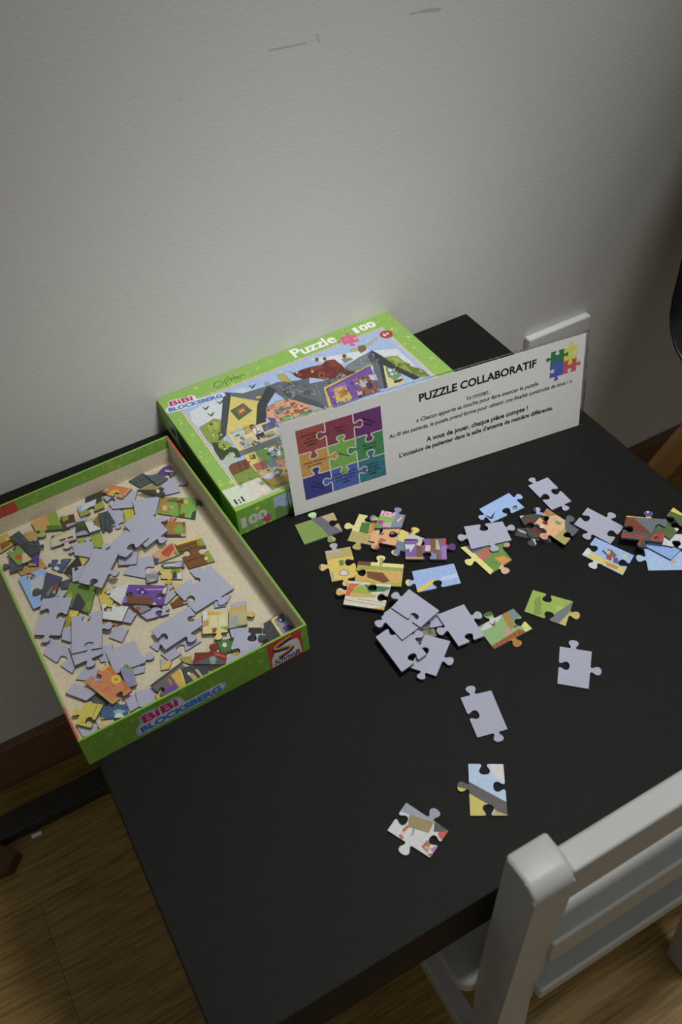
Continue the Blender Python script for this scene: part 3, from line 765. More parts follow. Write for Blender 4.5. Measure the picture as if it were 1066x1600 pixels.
# x,y,z of the underside (m); four body corners (0.1 mm); edges: T knob,H hole,F straight,at that fraction; colour (B = blank back),label,print
TRAY_PIECES = [
(-0.0024,-0.0689,0.00176,[-94,78,58,108,97,-71,-61,-114],'F F F F','b8a850','yellow puzzle piece with brown blots at the tray left edge,cut by the photo edge',[('8a5a34',[-29,10,52,2,48,-56,-43,-85]),('d0c060',[29,60,69,44,78,-6,36,3]),('586038',[43,8,73,-3,59,-37])]),
(0.0117,-0.0782,0.00734,[-77,70,23,101,69,-83,-15,-89],'F F F F','50555a','dark slate puzzle piece beside the yellow blotted piece at the tray left edge',[('3a4044',[-29,84,-20,85,28,-91,18,-89])]),
(0.0188,-0.0942,0.00548,[-79,97,72,42,52,-64,-45,-75],'T.8 T.5 F F','4a4f54','slate roof puzzle piece with a white dot knob near the tray left edge',[('b0a8b0',[66,89,61,80,53,75,46,76,39,84,36,95,38,107,43,117,50,122,58,120,64,113,67,102]),('3a4044',[-66,44,55,2,53,-5,-65,30])]),
(0.0055,-0.0962,0.00548,[-85,93,31,134,91,-114,-37,-113],'H.4 F F F','7f9a4a','green puzzle piece with a white and orange food print at the tray left edge',[('a85a30',[-29,15,38,-1,15,-63,-36,-30]),('c8bca0',[35,9,72,-15,87,-99,41,-125,4,-101]),('dcb040',[60,-66,88,-75,85,-115,57,-106]),('4a6030',[-33,162,19,129,-16,83])]),
(0.0006,-0.104,0.00362,[-33,120,75,18,32,-78,-74,-61],'F F F T.5','565c62','blue grey puzzle piece with a knob toward the tray left wall',[]),
(0.0162,-0.1045,0.00362,[-12,114,68,64,12,-110,-68,-68],'F F F F','584088','purple puzzle piece with an olive corner by the pale blue piece in the tray',[('a09a50',[-61,-31,-17,-59,-36,-108,-76,-84]),('b8a8c8',[-5,-91,-8,-96,-13,-99,-17,-98,-21,-94,-23,-87,-22,-80,-19,-75,-15,-72,-10,-73,-6,-77,-5,-84])]),
(0.0115,-0.1135,0.00176,[-119,26,104,70,118,-59,-104,-37],'F F T.55 F','b8924c','ochre puzzle piece whose knob fits the pale blue piece in the tray',[]),
(0.022,-0.0754,0.00176,[-52,84,68,51,39,-88,-55,-46],'F F F F','b89858','sandy puzzle piece half hidden behind the slate pieces in the tray',[]),
(0.0387,-0.0682,0.00362,[-120,93,124,111,108,-155,-113,-50],'F F T.75 F','8aa040','puzzle piece of orange ground and green meadow near the tray back left corner',[('c89858',[-120,93,23,102,22,-37,-29,-112,-122,-44]),('4f7a30',[-9,-35,92,-87,108,-155,-31,-155]),('9ab050',[-111,-24,-57,-32,-36,-134,-71,-216,-140,-146])]),
(0.0467,-0.0952,0.00362,[-89,84,126,53,95,-80,-132,-57],'F F T.4 F','c8c0a8','cream house front puzzle piece with two dark windows in the tray',[('44444a',[-38,-1,17,-10,9,-36,-41,-25]),('44444a',[31,-11,82,-20,77,-47,27,-34]),('b08a9a',[-40,-41,89,-61,87,-85,-41,-66]),('c8a840',[-89,84,56,92,44,52,-100,49]),('5a5858',[-79,119,-45,98,-72,52,-100,49])]),
(0.0567,-0.0772,0.00362,[-48,94,75,65,48,-86,-75,-72],'F F F F','5a4030','small brown puzzle piece with a green patch behind the cream house front',[('8a9a40',[-41,77,23,81,11,23,-37,21]),('a8a0b0',[-31,-26,52,-46,49,-66,-31,-69])]),
(0.063,-0.0869,0.00176,[-91,78,109,114,47,-158,-64,-35],'F F F F','B','blank lavender puzzle piece hidden behind the cream house front',[]),
(0.0648,-0.0925,0.00362,[-21,101,58,77,39,-107,-76,-71],'F F F F','44423c','dark puzzle piece with a green top,left of the white sheet piece',[('4a5a30',[-21,101,58,77,42,-3,-34,50]),('a09eb0',[-63,-32,-12,-33,19,-42,36,-105,-77,-73])]),
(0.081,-0.0706,0.00362,[-111,72,127,76,108,-74,-124,-74],'F F H.5 F','a09a48','puzzle piece with a strip of sky over an olive gable near the tray back wall',[('8cb4e4',[-111,72,-25,78,-81,-8,-118,-2]),('c4ccd4',[-54,74,78,79,43,6,-94,-6]),('44443e',[77,81,127,76,126,21,54,5])]),
(0.0753,-0.0959,0.00548,[-58,75,76,93,42,-89,-61,-79],'F F F F','d0d0d0','white sheet puzzle piece with a brown edge,near the tray back left',[('8a6a38',[4,42,76,93,48,-82,23,-45]),('b8b060',[-56,80,77,94,27,49,-54,66]),('6a4a30',[6,8,23,-13,3,-22])]),
(0.0877,-0.0939,0.00362,[-40,111,53,96,61,-72,-75,-135],'F F T.6 F','4c5256','slate roof puzzle piece right of the white sheet piece',[('3a4044',[18,96,25,94,-46,-132,-55,-126]),('3a4044',[53,74,57,61,15,-96,4,-95])]),
(0.0963,-0.0935,0.00176,[-17,169,91,34,49,-103,-124,-100],'F F T.4 F','B','blank lavender puzzle piece under the slate roof piece in the tray',[]),
(0.0671,-0.1114,0.00176,[-100,91,112,57,81,-142,-94,-6],'F F F F','9aa838','bright lime green puzzle piece in the middle of the tray',[]),
(0.0896,-0.0563,0.00176,[-90,28,109,35,90,-38,-108,-25],'F F F F','3e4038','dark puzzle piece with a red edge against the tray back wall',[('7a2a28',[2,57,110,37,81,6,4,27])]),
(0.1082,-0.0785,0.00362,[-132,155,176,43,60,-141,-105,-58],'F F F H.5','B','blank lavender puzzle piece under the orange and yellow one at the tray back',[]),
(0.1091,-0.0668,0.00548,[-26,129,130,-39,2,-113,-106,22],'F F H.45 T.3','c87848','orange puzzle piece with a yellow arch near the tray back wall',[('dcae38',[-124,-13,-30,50,19,19,5,-96,-30,-17,-100,-48]),('cc8a60',[-5,-80,118,-7,134,-61,1,-114]),('e0d890',[42,-82,134,-46,134,-61,42,-101])]),
(0.1104,-0.1007,0.00176,[-47,120,105,67,20,-141,-78,-46],'F F F F','c0b838','yellow green puzzle piece left of the blank heap at the tray back',[]),
(0.1347,-0.0607,0.00176,[-111,62,48,92,115,-72,-51,-82],'F F F F','52595c','slate roof puzzle piece leaning on the tray back wall',[('444a4e',[-86,22,88,-7,87,-19,-83,9])]),
(0.1541,-0.0658,0.00362,[-145,87,115,87,120,-60,-90,-113],'F F H.35 F','5a6268','slate puzzle piece with a purple top in the tray back right corner',[('c8b8a0',[-145,87,48,88,8,24,-100,52]),('583c90',[48,88,115,87,126,1,72,-59,-49,31]),('6a6a48',[22,-15,118,-47,68,-86,27,-42]),('d8c8a0',[45,42,113,-14,104,-26,43,19])]),
(0.1386,-0.0849,0.00734,[-133,79,19,68,93,-32,20,-115],'F F T.65 F','44443e','dark puzzle piece with a tan stripe below the purple topped piece',[('a08a50',[-122,78,17,63,72,-1,23,-15]),('d0c8c0',[46,-52,39,-63,30,-68,21,-66,15,-58,13,-46,16,-33,22,-23,31,-17,40,-19,46,-27,48,-39]),('6a7a48',[-145,36,-75,-9,-113,-108,-182,-64])]),
(0.1547,-0.0836,0.00176,[-54,67,121,124,55,-117,-121,-75],'F T.55 F F','B','blank lavender puzzle piece in the tray back right corner',[]),
(0.1248,-0.1008,0.00548,[-79,150,165,62,39,-140,-125,-73],'F F F F','B','blank lavender puzzle piece left of the two green dresses piece',[]),
(0.1507,-0.1127,0.00176,[-90,211,201,3,79,-234,-190,20],'F T.2 F F','7aa850','puzzle piece with two green dresses printed,near the tray back right',[('a8884a',[-90,211,39,123,-73,44,-148,92]),('4a7a3a',[-43,136,51,118,0,64,-66,117]),('7a4a20',[11,90,87,64,62,2,8,48]),('dcb030',[80,46,122,42,96,-20,71,7]),('a08840',[-148,92,-44,25,-108,-44,-181,25]),('70b040',[-110,-48,-14,28,27,24,-48,-126]),('78b050',[1,-59,112,-19,43,-96,-4,-88]),('7a3a28',[-28,-95,27,-119,-1,-168,-46,-140]),('80b858',[15,-165,111,-107,55,-207]),('c0c078',[-85,35,-95,20,-107,13,-120,15,-129,27,-132,44,-129,63,-119,78,-106,85,-94,82,-84,71,-81,54]),('4a4a48',[91,-138,129,-141,76,-233,47,-208]),('d0a080',[-65,83,-33,18,-58,-10]),('44443e',[203,24,249,-6,196,-128,152,-78]),('90602c',[16,31,45,13,-13,-93,-25,-86])]),
(0.1382,-0.138,0.00176,[-43,149,109,31,45,-139,-111,-41],'T.35 F F F','a87830','ochre puzzle piece with a round green print,below the two green dresses piece',[('7aa850',[-12,12,53,34,70,-29,34,-80,-18,-37]),('c88070',[5,216,73,172,36,98,-24,126]),('6a4a28',[86,45,110,30,72,-31]),('b8b0a0',[20,-82,59,-106,43,-144,10,-122]),('44484a',[-107,-12,16,-90,5,-119,-118,-41])]),
(0.115,-0.1267,0.00734,[90,243,159,-149,-87,-238,-162,145],'T.62 T.42 F F','B','blank lavender puzzle piece topmost of the heap at the tray back right',[]),
(0.0924,-0.1388,0.0092,[52,165,200,-36,-55,-149,-196,20],'F H.6 F F','B','blank lavender puzzle piece in the middle of the long lavender heap in the tray',[]),
(0.0884,-0.1506,0.00362,[-55,102,110,33,42,-103,-96,-31],'F F F F','B','blank lavender wedge of a puzzle piece pointing right in the long heap',[]),
(0.0957,-0.1653,0.00176,[-17,126,121,77,63,-216,-168,13],'F H.5 F F','B','blank lavender puzzle piece just above the purple sofa piece',[]),
(0.0459,-0.1444,0.00362,[-37,98,77,65,41,-106,-81,-58],'H.3 F F F','B','blank lavender puzzle piece peeping out left below the long heap',[]),
(0.0582,-0.1194,0.00362,[-67,121,101,55,56,-159,-91,-17],'T.75 F F T.4','B','blank lavender puzzle piece at the upper left end of the long heap',[]),
(0.0621,-0.1539,0.01106,[48,239,207,67,-51,-237,-204,-69],'T.35 T.55 H.45 F','B','blank lavender puzzle piece topmost at the centre of the tray',[]),
(0.0459,-0.1321,0.00176,[-121,-2,58,103,131,22,-68,-123],'F F F F','3c3c3c','black roof puzzle piece with yellow trims,left of the tray centre',[('d0bc48',[59,107,135,22,51,-42]),('b8b048',[-119,6,-11,117,-8,95,-113,-17]),('a09a40',[-124,-10,-67,-99,-81,-122,-134,-43])]),
(0.0335,-0.1227,0.00176,[-38,92,115,15,-10,-99,-68,-8],'H.4 F F T.5','4a5a80','navy blue puzzle piece with a white square,left in the tray',[('c8c8c0',[-57,-15,-25,2,-7,-47,-40,-67]),('4a7080',[51,35,116,20,66,-24])]),
(0.0099,-0.1411,0.00362,[-122,209,104,204,118,-210,-101,-203],'H.45 F F F','8cb0e4','sky blue puzzle piece with a white cloud,at the left wall of the tray',[('b8bec6',[-36,102,78,137,29,-136,-55,-78,-78,-22])]),
(0.0201,-0.1462,0.00548,[10,176,113,44,-1,-120,-122,-100],'F F F T.3','50525a','dark puzzle piece with an orange lamp,on the cloud piece in the tray',[('4a4a80',[22,130,78,76,44,30,3,85]),('8a4a28',[21,-3,61,-19,40,-67,13,-50]),('b8a048',[-13,-75,23,-61,6,-116]),('7a7e80',[-61,-64,6,-12,9,-33,-60,-102])]),
(0.0317,-0.1478,0.00176,[-36,51,71,41,15,-57,-50,-35],'F F F F','4e5664','slate blue puzzle piece between the dark lamp piece and the meadow',[]),
(0.0377,-0.1698,0.00362,[-25,195,160,30,17,-218,-152,-7],'F F F F','6a8a38','meadow puzzle piece with a dark grey wedge,left of the tray centre',[('98ac3c',[-128,69,-44,98,-55,18]),('7a9a38',[27,-98,85,-102,47,-216,16,-175]),('44444a',[-17,42,12,39,21,-105,-53,-184,-118,-113])]),
(0.0231,-0.1876,0.00176,[5,129,101,58,-19,-135,-87,-52],'F F F F','a89838','mustard puzzle piece between two blank ones at the tray left',[('e0cc60',[22,87,99,50,54,4,11,31])]),
(0.0563,-0.1841,0.00176,[-30,140,70,2,20,-96,-60,-46],'T.3 F F F','d0c058','butter yellow puzzle piece behind the blank white one',[]),
(0.0678,-0.1844,0.00362,[-26,100,117,43,-13,-150,-78,7],'F F F T.5','d2d2d6','white puzzle piece tucked under the purple sofa piece',[('7a9a40',[-25,103,18,86,-25,72])]),
(0.0571,-0.2034,0.00548,[-54,141,129,-5,29,-125,-104,-10],'H.3 F F F','d4d4d4','plain white puzzle piece at the left of the purple sofa piece',[('c0904c',[36,74,78,43,65,30,36,50])]),
(0.0518,-0.2086,0.00176,[-50,95,96,-37,36,-61,-82,2],'F F F F','a89838','mustard puzzle piece under the plain white one',[('b87050',[8,8,81,-38,34,-65,-8,-39])]),
(0.0867,-0.2008,0.00734,[-84,178,200,-11,84,-188,-201,21],'F H.55 F H.45','6a489a','purple puzzle piece printed with a sofa,centre of the tray',[('6a2a30',[-6,151,62,109,88,56,-2,120]),('7a4e20',[-139,57,37,-59,-3,-123,-172,8]),('b090c8',[-42,95,169,-32,164,-45,-47,81]),('d8c8a0',[158,-22,202,-17,163,-89,128,-68]),('8a68b0',[-179,81,-130,83,-167,0,-201,21]),('e0c040',[41,-149,36,-157,28,-161,20,-159,15,-153,12,-143,14,-132,20,-124,27,-120,35,-122,41,-129,43,-138]),('503480',[-53,67,1,87,34,13,18,-9,-56,37]),('d8d0e0',[-3,30,-6,25,-11,22,-16,23,-19,27,-21,34,-20,41,-16,46,-11,49,-7,47,-3,43,-1,37])]),
(0.0997,-0.2072,0.00176,[-15,123,122,-18,-12,-83,-94,-22],'T.5 F F F','B','blank lavender puzzle piece sticking out right of the purple sofa piece',[]),
(0.0791,-0.2108,0.00548,[-75,96,38,15,64,-53,-27,-58],'F F F F','8a8a98','grey puzzle piece with a red dot,below the purple sofa piece',[('a05040',[-10,-7,-17,-18,-27,-24,-37,-21,-45,-12,-48,1,-46,15,-39,27,-29,32,-18,30,-11,20,-7,7]),('4a4a60',[-69,92,-34,65,-57,43])]),
(0.0856,-0.2204,0.00362,[-100,49,53,57,114,-75,-67,-32],'F T.6 H.45 F','B','blank lavender puzzle piece below the purple sofa piece,pointing right',[]),
(0.0882,-0.2182,0.00176,[-35,81,63,41,27,-71,-55,-51],'F F F F','6a4a9a','violet puzzle piece seen through the gap of a blank one',[]),
(0.066,-0.2122,0.00362,[-4,102,75,-9,-3,-79,-68,-14],'F F F F','B','small showing blank lavender puzzle piece below the plain white one',[]),
(0.0535,-0.2234,0.00176,[3,91,85,0,-6,-96,-82,5],'F F F F','B','blank lavender puzzle piece right of the big upright blank one in the tray',[]),
(0.0114,-0.1795,0.00548,[-17,232,208,108,-4,-231,-186,-109],'T.6 H.5 T.5 H.6','B','big blank lavender puzzle piece nearest the tray left wall',[]),
(0.0201,-0.2048,0.00362,[-49,108,119,44,22,-145,-92,-6],'F F F T.5','B','blank lavender puzzle piece mostly under the upright blank one in the tray',[]),
(0.0312,-0.2123,0.00734,[-64,213,184,147,55,-215,-175,-145],'H.47 T.45 H.42 F','B','upright blank lavender puzzle piece topmost at the tray left',[]),
(0.0061,-0.2189,0.00176,[-29,224,136,-92,20,-220,-127,89],'F F H.48 F','B','blank lavender puzzle piece flat on the tray floor near the left wall',[]),
(0.0249,-0.2284,0.00548,[-108,136,126,61,106,-102,-124,-94],'F F T.5 F','B','blank lavender puzzle piece below the upright blank one',[]),
(0.05,-0.25,0.00362,[-120,130,121,118,124,-135,-126,-112],'F T.85 F F','B','large bare blank lavender puzzle piece behind the orange ring piece',[]),
(0.0524,-0.2647,0.00176,[-64,91,79,-6,56,-58,-71,-26],'F F F F','B','edge of a blank lavender puzzle piece under the large bare one',[]),
(0.0374,-0.2369,0.00176,[-53,90,82,66,32,-97,-61,-59],'F F T.5 F','B','blank lavender puzzle piece left of the large bare one',[]),
(0.0215,-0.2506,0.00176,[-128,26,-19,113,129,-53,19,-87],'F F F F','B','blank lavender puzzle piece behind the left tip of the orange ring piece',[]),
(0.0084,-0.2632,0.00362,[-107,59,-16,108,111,-69,13,-98],'F F F F','B','blank lavender puzzle piece tilted beside the orange ring piece',[]),
(0.0194,-0.2767,0.00176,[-30,89,69,-25,26,-69,-65,4],'F F F T.5','5a5a58','charcoal puzzle piece with its knob between blank and yellow pieces',[]),
(0.046,-0.2711,0.00548,[-37,112,55,83,29,-103,-47,-92],'T.5 F F F','8a8aa8','puzzle piece with a small green ball behind the orange ring piece',[('6a9a40',[74,81,64,66,47,61,30,66,16,80,9,100,11,120,21,135,37,140,55,135,69,121,76,101])]),
(0.0299,-0.2712,0.00734,[-159,133,61,197,136,-147,-38,-183],'H.4 F H.5 F','c87f50','orange puzzle piece printed with a yellow ring,at the front left of the tray',[('c06a34',[48,181,145,1,153,-112,83,-114,100,-8,35,143]),('c0a848',[-161,139,-151,117,-31,-164,21,-152,29,-178,-40,-189]),('e0b440',[-20,186,19,199,62,202,71,177,23,150,-10,156]),('e8c030',[99,-2,87,-18,70,-24,51,-18,36,-3,28,18,30,40,41,56,59,62,78,56,93,41,101,19]),('c8884a',[82,8,76,1,68,-2,58,1,50,9,46,19,47,29,53,37,61,40,71,37,79,29,83,19]),('8a4a90',[112,-33,148,-10,152,-48,112,-53]),('d06070',[120,-97,165,-97,132,-149]),('e0c030',[133,-32,158,-88,135,-85]),('9a5a34',[-56,-29,2,-11,43,-32,41,-37,1,-18,-53,-36])]),
(0.0075,-0.2875,0.00548,[12,120,126,26,-24,-119,-113,-26],'F H.75 F T.5','c8bc50','yellow puzzle piece at the front left corner of the tray',[('8a8048',[85,56,89,52,12,-45,8,-42]),('b0a040',[-82,-22,-47,-39,-66,-57])]),
(0.0253,-0.2939,0.00362,[-78,99,104,15,82,-102,-109,-12],'F F F F','44608a','navy puzzle piece with a white cloth print at the tray front wall',[('8ab0b0',[-6,12,33,6,83,-43,-1,-51]),('d8d4c8',[-7,-30,34,-30,57,-87,11,-93,-20,-66]),('d8b840',[-107,13,-81,-29,-99,-22,-114,-8])]),
(0.0164,-0.2977,0.00176,[-62,74,63,6,57,-50,-58,-31],'F F F F','d0b8a8','pale pink puzzle piece at the foot of the tray front wall',[('d8b840',[-40,60,2,26,-28,-23,-53,-17,-19,22])]),
(0.003,-0.2977,0.00176,[-69,78,77,11,48,-56,-57,-33],'F F F F','B','blank lavender puzzle piece in the tray front left corner',[]),
(0.0523,-0.2946,0.00176,[-68,107,139,44,22,-115,-93,-36],'F F F F','B','blank lavender puzzle piece against the tray front wall,left of the roof piece',[]),
(0.0398,-0.2925,0.00176,[-37,55,44,68,32,-57,-40,-66],'F F F F','B','blank lavender puzzle piece on the tray floor right of the orange ring piece',[]),
(0.0743,-0.2933,0.00548,[-168,59,144,139,141,-93,-117,-105],'F F F H.4','6a6468','grey roof puzzle piece with a yellow and purple gable,at the tray front wall',[('d0a848',[6,62,92,83,79,-96,24,-103]),('d8cc80',[91,88,95,53,83,-94,61,-98]),('c06a48',[-26,54,-12,36,-10,-100,-36,-93]),('6a4a9a',[-7,-21,18,-99,-33,-121,-103,-105,-80,-48]),('48443e',[-168,59,145,142,144,121,-159,36]),('c0b070',[125,109,145,106,147,77,127,80])]),
(0.0612,-0.3007,0.00362,[-35,48,38,21,35,-39,-38,-30],'F F F F','d0a840','golden puzzle piece at the tray front wall under the gable piece',[]),
(0.0929,-0.2965,0.00734,[-76,97,109,58,78,-80,-112,-76],'F F F F','484a4c','charcoal puzzle piece with two cream sticks at the tray front wall',[('b8a468',[-60,14,-26,12,-5,-74,-42,-78]),('c0b080',[1,32,22,23,33,-61,16,-59]),('d8d4c8',[-42,14,-46,9,-52,6,-58,8,-62,12,-64,19,-63,27,-59,33,-53,35,-47,34,-43,29,-41,22])]),
(0.1074,-0.2912,0.0092,[-83,114,141,-15,80,-118,-137,20],'T.57 F F F','7a2c24','dark red puzzle piece with a green and white corner near the tray front',[('5a5e60',[-137,20,1,14,30,15,46,-32,95,-100,78,-122,-20,-66]),('8a969a',[-2,7,34,8,47,-28,3,-80,-20,-66]),('c04830',[49,41,118,-49,110,-67,47,5]),('4a7a40',[91,54,116,77,173,41,143,-26,83,20]),('d8d4c8',[164,39,158,33,150,31,141,34,134,41,130,50,132,59,137,65,145,67,154,64,162,57,165,48])]),
(0.0915,-0.2771,0.00176,[-33,53,46,14,20,-65,-34,-3],'F F F F','a89a50','olive puzzle piece behind the gable piece at the tray front',[]),
(0.1256,-0.2831,0.00362,[-55,83,85,38,42,-91,-73,-30],'F F F F','4a7a40','green puzzle piece with a white ball,right of the dark red one',[('d8d4c8',[-4,8,-11,-2,-20,-6,-29,-4,-36,4,-39,16,-36,28,-29,37,-20,41,-10,39,-4,31,-1,19]),('3a3e38',[33,65,85,38,62,1,27,33])]),
(0.1373,-0.2934,0.00548,[-3,180,200,12,19,-113,-216,-79],'H.55 F F H.4','B','blank lavender puzzle piece at the tray front wall,left of the purple dotted piece',[]),
(0.1485,-0.285,0.00176,[-4,103,84,48,10,-106,-90,-45],'F F F F','3a3a3c','black puzzle piece seen through the gap of the front blank one',[]),
(0.1313,-0.2926,0.00176,[-25,77,75,15,18,-73,-68,-19],'F F F F','c0a848','mustard puzzle piece seen through the left gap of the front blank one',[]),
(0.1667,-0.2906,0.00734,[-80,92,99,105,112,-85,-131,-113],'F F F T.35','45474a','dark puzzle piece with purple dots in the tray front right corner',[('8a929a',[5,66,116,73,143,-84,15,-110]),('d8c878',[-13,88,53,112,61,96,5,66,12,-108,-13,-103]),('4a3a80',[92,34,81,21,65,17,49,22,37,34,32,52,35,69,47,81,62,86,78,81,91,68,96,51]),('5a3a90',[33,-26,99,-25,117,-78,36,-86]),('d0c8e0',[63,46,59,42,55,40,50,41,47,45,46,50,48,56,51,60,56,62,60,61,63,57,64,52])]),
(0.1499,-0.2512,0.00176,[-35,67,80,36,31,-79,-76,-24],'F F F F','B','blank lavender puzzle piece behind the grey panel piece at the tray front right',[]),
(0.1442,-0.2623,0.00548,[-21,115,105,75,32,-120,-117,-70],'F T.5 F F','b8b080','pale puzzle piece with a grey slatted panel near the tray front right',[('c8a840',[-22,121,106,77,88,39,-26,85]),('a8a8a0',[-67,39,11,13,-30,-92,-115,-66]),('7a8a40',[-55,-77,36,-109,27,-130,-54,-93]),('d0b450',[95,26,175,-23,114,-149,43,-94]),('8a8a88',[-72,26,6,-1,5,-5,-73,21]),('8a8a88',[-80,7,-3,-19,-4,-24,-81,2]),('8a8a88',[-89,-12,-11,-38,-13,-43,-90,-16]),('8a8a88',[-97,-30,-20,-56,-21,-61,-98,-35]),('8a8a88',[-105,-49,-28,-75,-30,-79,-107,-53])]),
(0.1258,-0.2582,0.00548,[-40,163,130,31,46,-143,-136,-52],'F F T.35 F','d8cc80','cream puzzle piece with a white and yellow print near the tray right wall',[('d8d8d8',[-41,169,-6,137,-60,63,-81,86]),('d0a840',[-10,145,88,73,65,57,-22,100]),('d8d4a8',[2,86,109,19,69,-88,-52,-22]),('a04030',[-44,-37,-9,-59,-39,-95,-64,-84]),('7a9a48',[13,-63,75,-91,53,-132]),('c09070',[-85,68,-39,60,-48,5,-94,3]),('8a8a70',[47,53,50,51,7,-51,4,-49])]),
(0.1386,-0.277,0.00362,[-51,87,92,10,29,-89,-70,-7],'F F F F','B','blank lavender puzzle piece below the grey panel piece',[]),
(0.1321,-0.2184,0.00362,[155,216,223,-135,-157,-200,-221,120],'F T.4 H.45 H.5','B','large blank lavender puzzle piece in the right half of the tray',[]),
(0.1348,-0.1977,0.00176,[-49,60,55,44,33,-87,-39,-18],'F F F F','B','blank lavender puzzle piece peeping out behind the large right one',[]),
(0.1399,-0.2371,0.00176,[-28,91,96,14,9,-68,-76,-37],'F F F F','B','blank lavender puzzle piece under the right corner of the large one',[]),
(0.0969,-0.2479,0.00734,[168,156,194,-85,-169,-156,-193,85],'H.55 T.4 H.5 F','B','large blank lavender puzzle piece in the front half of the tray',[]),
(0.0899,-0.2575,0.00176,[102,140,188,-92,-103,-139,-187,91],'F H.55 H.55 F','B','blank lavender puzzle piece under the large one in the front half',[]),
(0.0753,-0.2728,0.00176,[-15,77,55,6,10,-51,-50,-32],'F F F F','d8b850','small showing yellow puzzle piece with a white patch near the tray front',[('b0b890',[-31,46,16,45,4,-4,-37,2]),('a8a4b8',[-12,93,42,37,17,30,-31,46])]),
(0.1422,-0.1735,0.00176,[-112,189,121,160,111,-196,-119,-153],'F H.52 F H.52','7a5028','brown plank wall puzzle piece with a starry green edge at the tray right',[('d8c870',[-112,201,125,165,122,118,-107,158]),('8a9a40',[70,123,122,118,124,14,58,53]),('88a038',[45,-37,117,-32,114,-198,49,-188,60,-84]),('4a3018',[-115,76,55,45,51,37,-120,64]),('4a3018',[-101,-57,74,-92,70,-100,-106,-69]),('4a3018',[-96,122,58,94,55,88,-100,112]),('d8cc90',[72,-135,66,-144,58,-148,51,-146,45,-139,43,-129,45,-118,51,-109,59,-105,67,-107,73,-114,75,-124])]),
(0.1191,-0.1612,0.00176,[-91,59,102,90,111,-80,-123,-69],'F F F F','c8a060','puzzle piece with a red coat print,left of the plank wall piece',[('b84a30',[-25,31,100,85,94,6,10,-54,-30,-4]),('d0a090',[-91,59,-21,41,-47,-5,-95,25]),('3a5a70',[-106,19,-66,-31,-101,-77,-128,-60]),('7a9a40',[61,-36,95,-14,109,-85,69,-79]),('d0d0d0',[23,-75,66,-64,72,-81,34,-81])]),
(0.1203,-0.1788,0.00362,[-83,79,95,-8,73,-80,-85,8],'F F F F','707a78','puzzle piece with a white tool print between the red coat and the little house',[('d8d0d0',[-73,39,21,-1,11,-26,-79,24]),('b8b0b8',[12,10,77,-13,44,-59,6,-37])]),
(0.1155,-0.1857,0.00176,[-48,102,97,21,53,-112,-101,-11],'F F T.6 T.6','d0c070','puzzle piece with a little house and a dark door in the tray',[('7a9a30',[18,67,84,19,71,-33,-8,-10]),('44444a',[2,-14,33,9,40,-26,17,-81,-18,-64]),('d0d0d0',[39,-37,79,-39,53,-112,18,-90]),('8a4a24',[-122,173,-51,116,-85,52,-95,-16,-135,-12,-153,71]),('d8d4d0',[-86,83,-90,77,-95,75,-101,76,-105,81,-106,88,-105,95,-101,101,-96,104,-90,103,-86,98,-85,91]),('c8a840',[-95,-16,-21,-62,-54,-145,-127,-99])]),
(0.1164,-0.204,0.00176,[-49,52,56,22,49,-44,-57,-30],'F F F F','d0b860','pale gold puzzle piece right of the purple sofa piece',[('e0d888',[24,25,56,22,49,-44,14,-40])]),
(0.1088,-0.2181,0.00176,[-63,31,44,73,87,-63,-67,-40],'F F F F','7a4c28','brown roofed puzzle piece right of the purple sofa piece',[('c8b870',[-62,35,42,77,40,52,-53,15]),('a8a0a8',[36,-8,85,-28,88,-64,27,-50])]),
(0.0987,-0.1833,0.00362,[-34,72,64,11,31,-52,-60,-30],'F F F F','8a8a98','grey puzzle piece with a lime wedge above the purple sofa piece',[('a8b880',[-39,15,26,-32,-26,-49])])]

# ================================================================== the setting
WY = 0.012      # wall plane; the table stands against the skirting in front of it
FZ = -0.45      # floor level; the table top is z = 0
wall = struct(obj('wall_back', bx(-1.6, 3.0, WY, WY + .1, FZ - .02, 2.3), M['wall']))
struct(obj('baseboard_back', bx(-1.6, 3.0, -.0005, WY, FZ, -.374, .0015), M['skirting']))
floor = struct(obj('floor', bx(-1.6, 3.0, -2.4, WY + .1, FZ - .03, FZ - .0012), M['gap']))
PW, PL = .182, 1.21
rows = [(.019 - k * PW, .019 - (k + 1) * PW) for k in range(13)]
off = [.31, -.132, .52, .12, -.35, .4, -.05, .25, -.2, .5, .1, -.3, .35]
plank_mesh = {}
for (ya, yb), o0 in zip(rows, off):
    x = o0 - 2 * PL
    while x < 3.0:
        xa, xb = max(x, -1.6), min(x + PL, 3.0)
        yt = min(ya, WY)
        if xb - xa > .02:
            key = (round(xb - xa, 3), round(yt - yb, 3))
            if key not in plank_mesh:
                pk = obj('plank', bx(0, xb - xa - .0003, 0, yt - yb - .0003, -.0012, 0, .0002, 1), M['floor'], floor, (xa, yb, FZ))
                plank_mesh[key] = pk
            else:
                pk = plank_mesh[key].copy(); C.objects.link(pk); pk.location = (xa, yb, FZ)
        x += PL

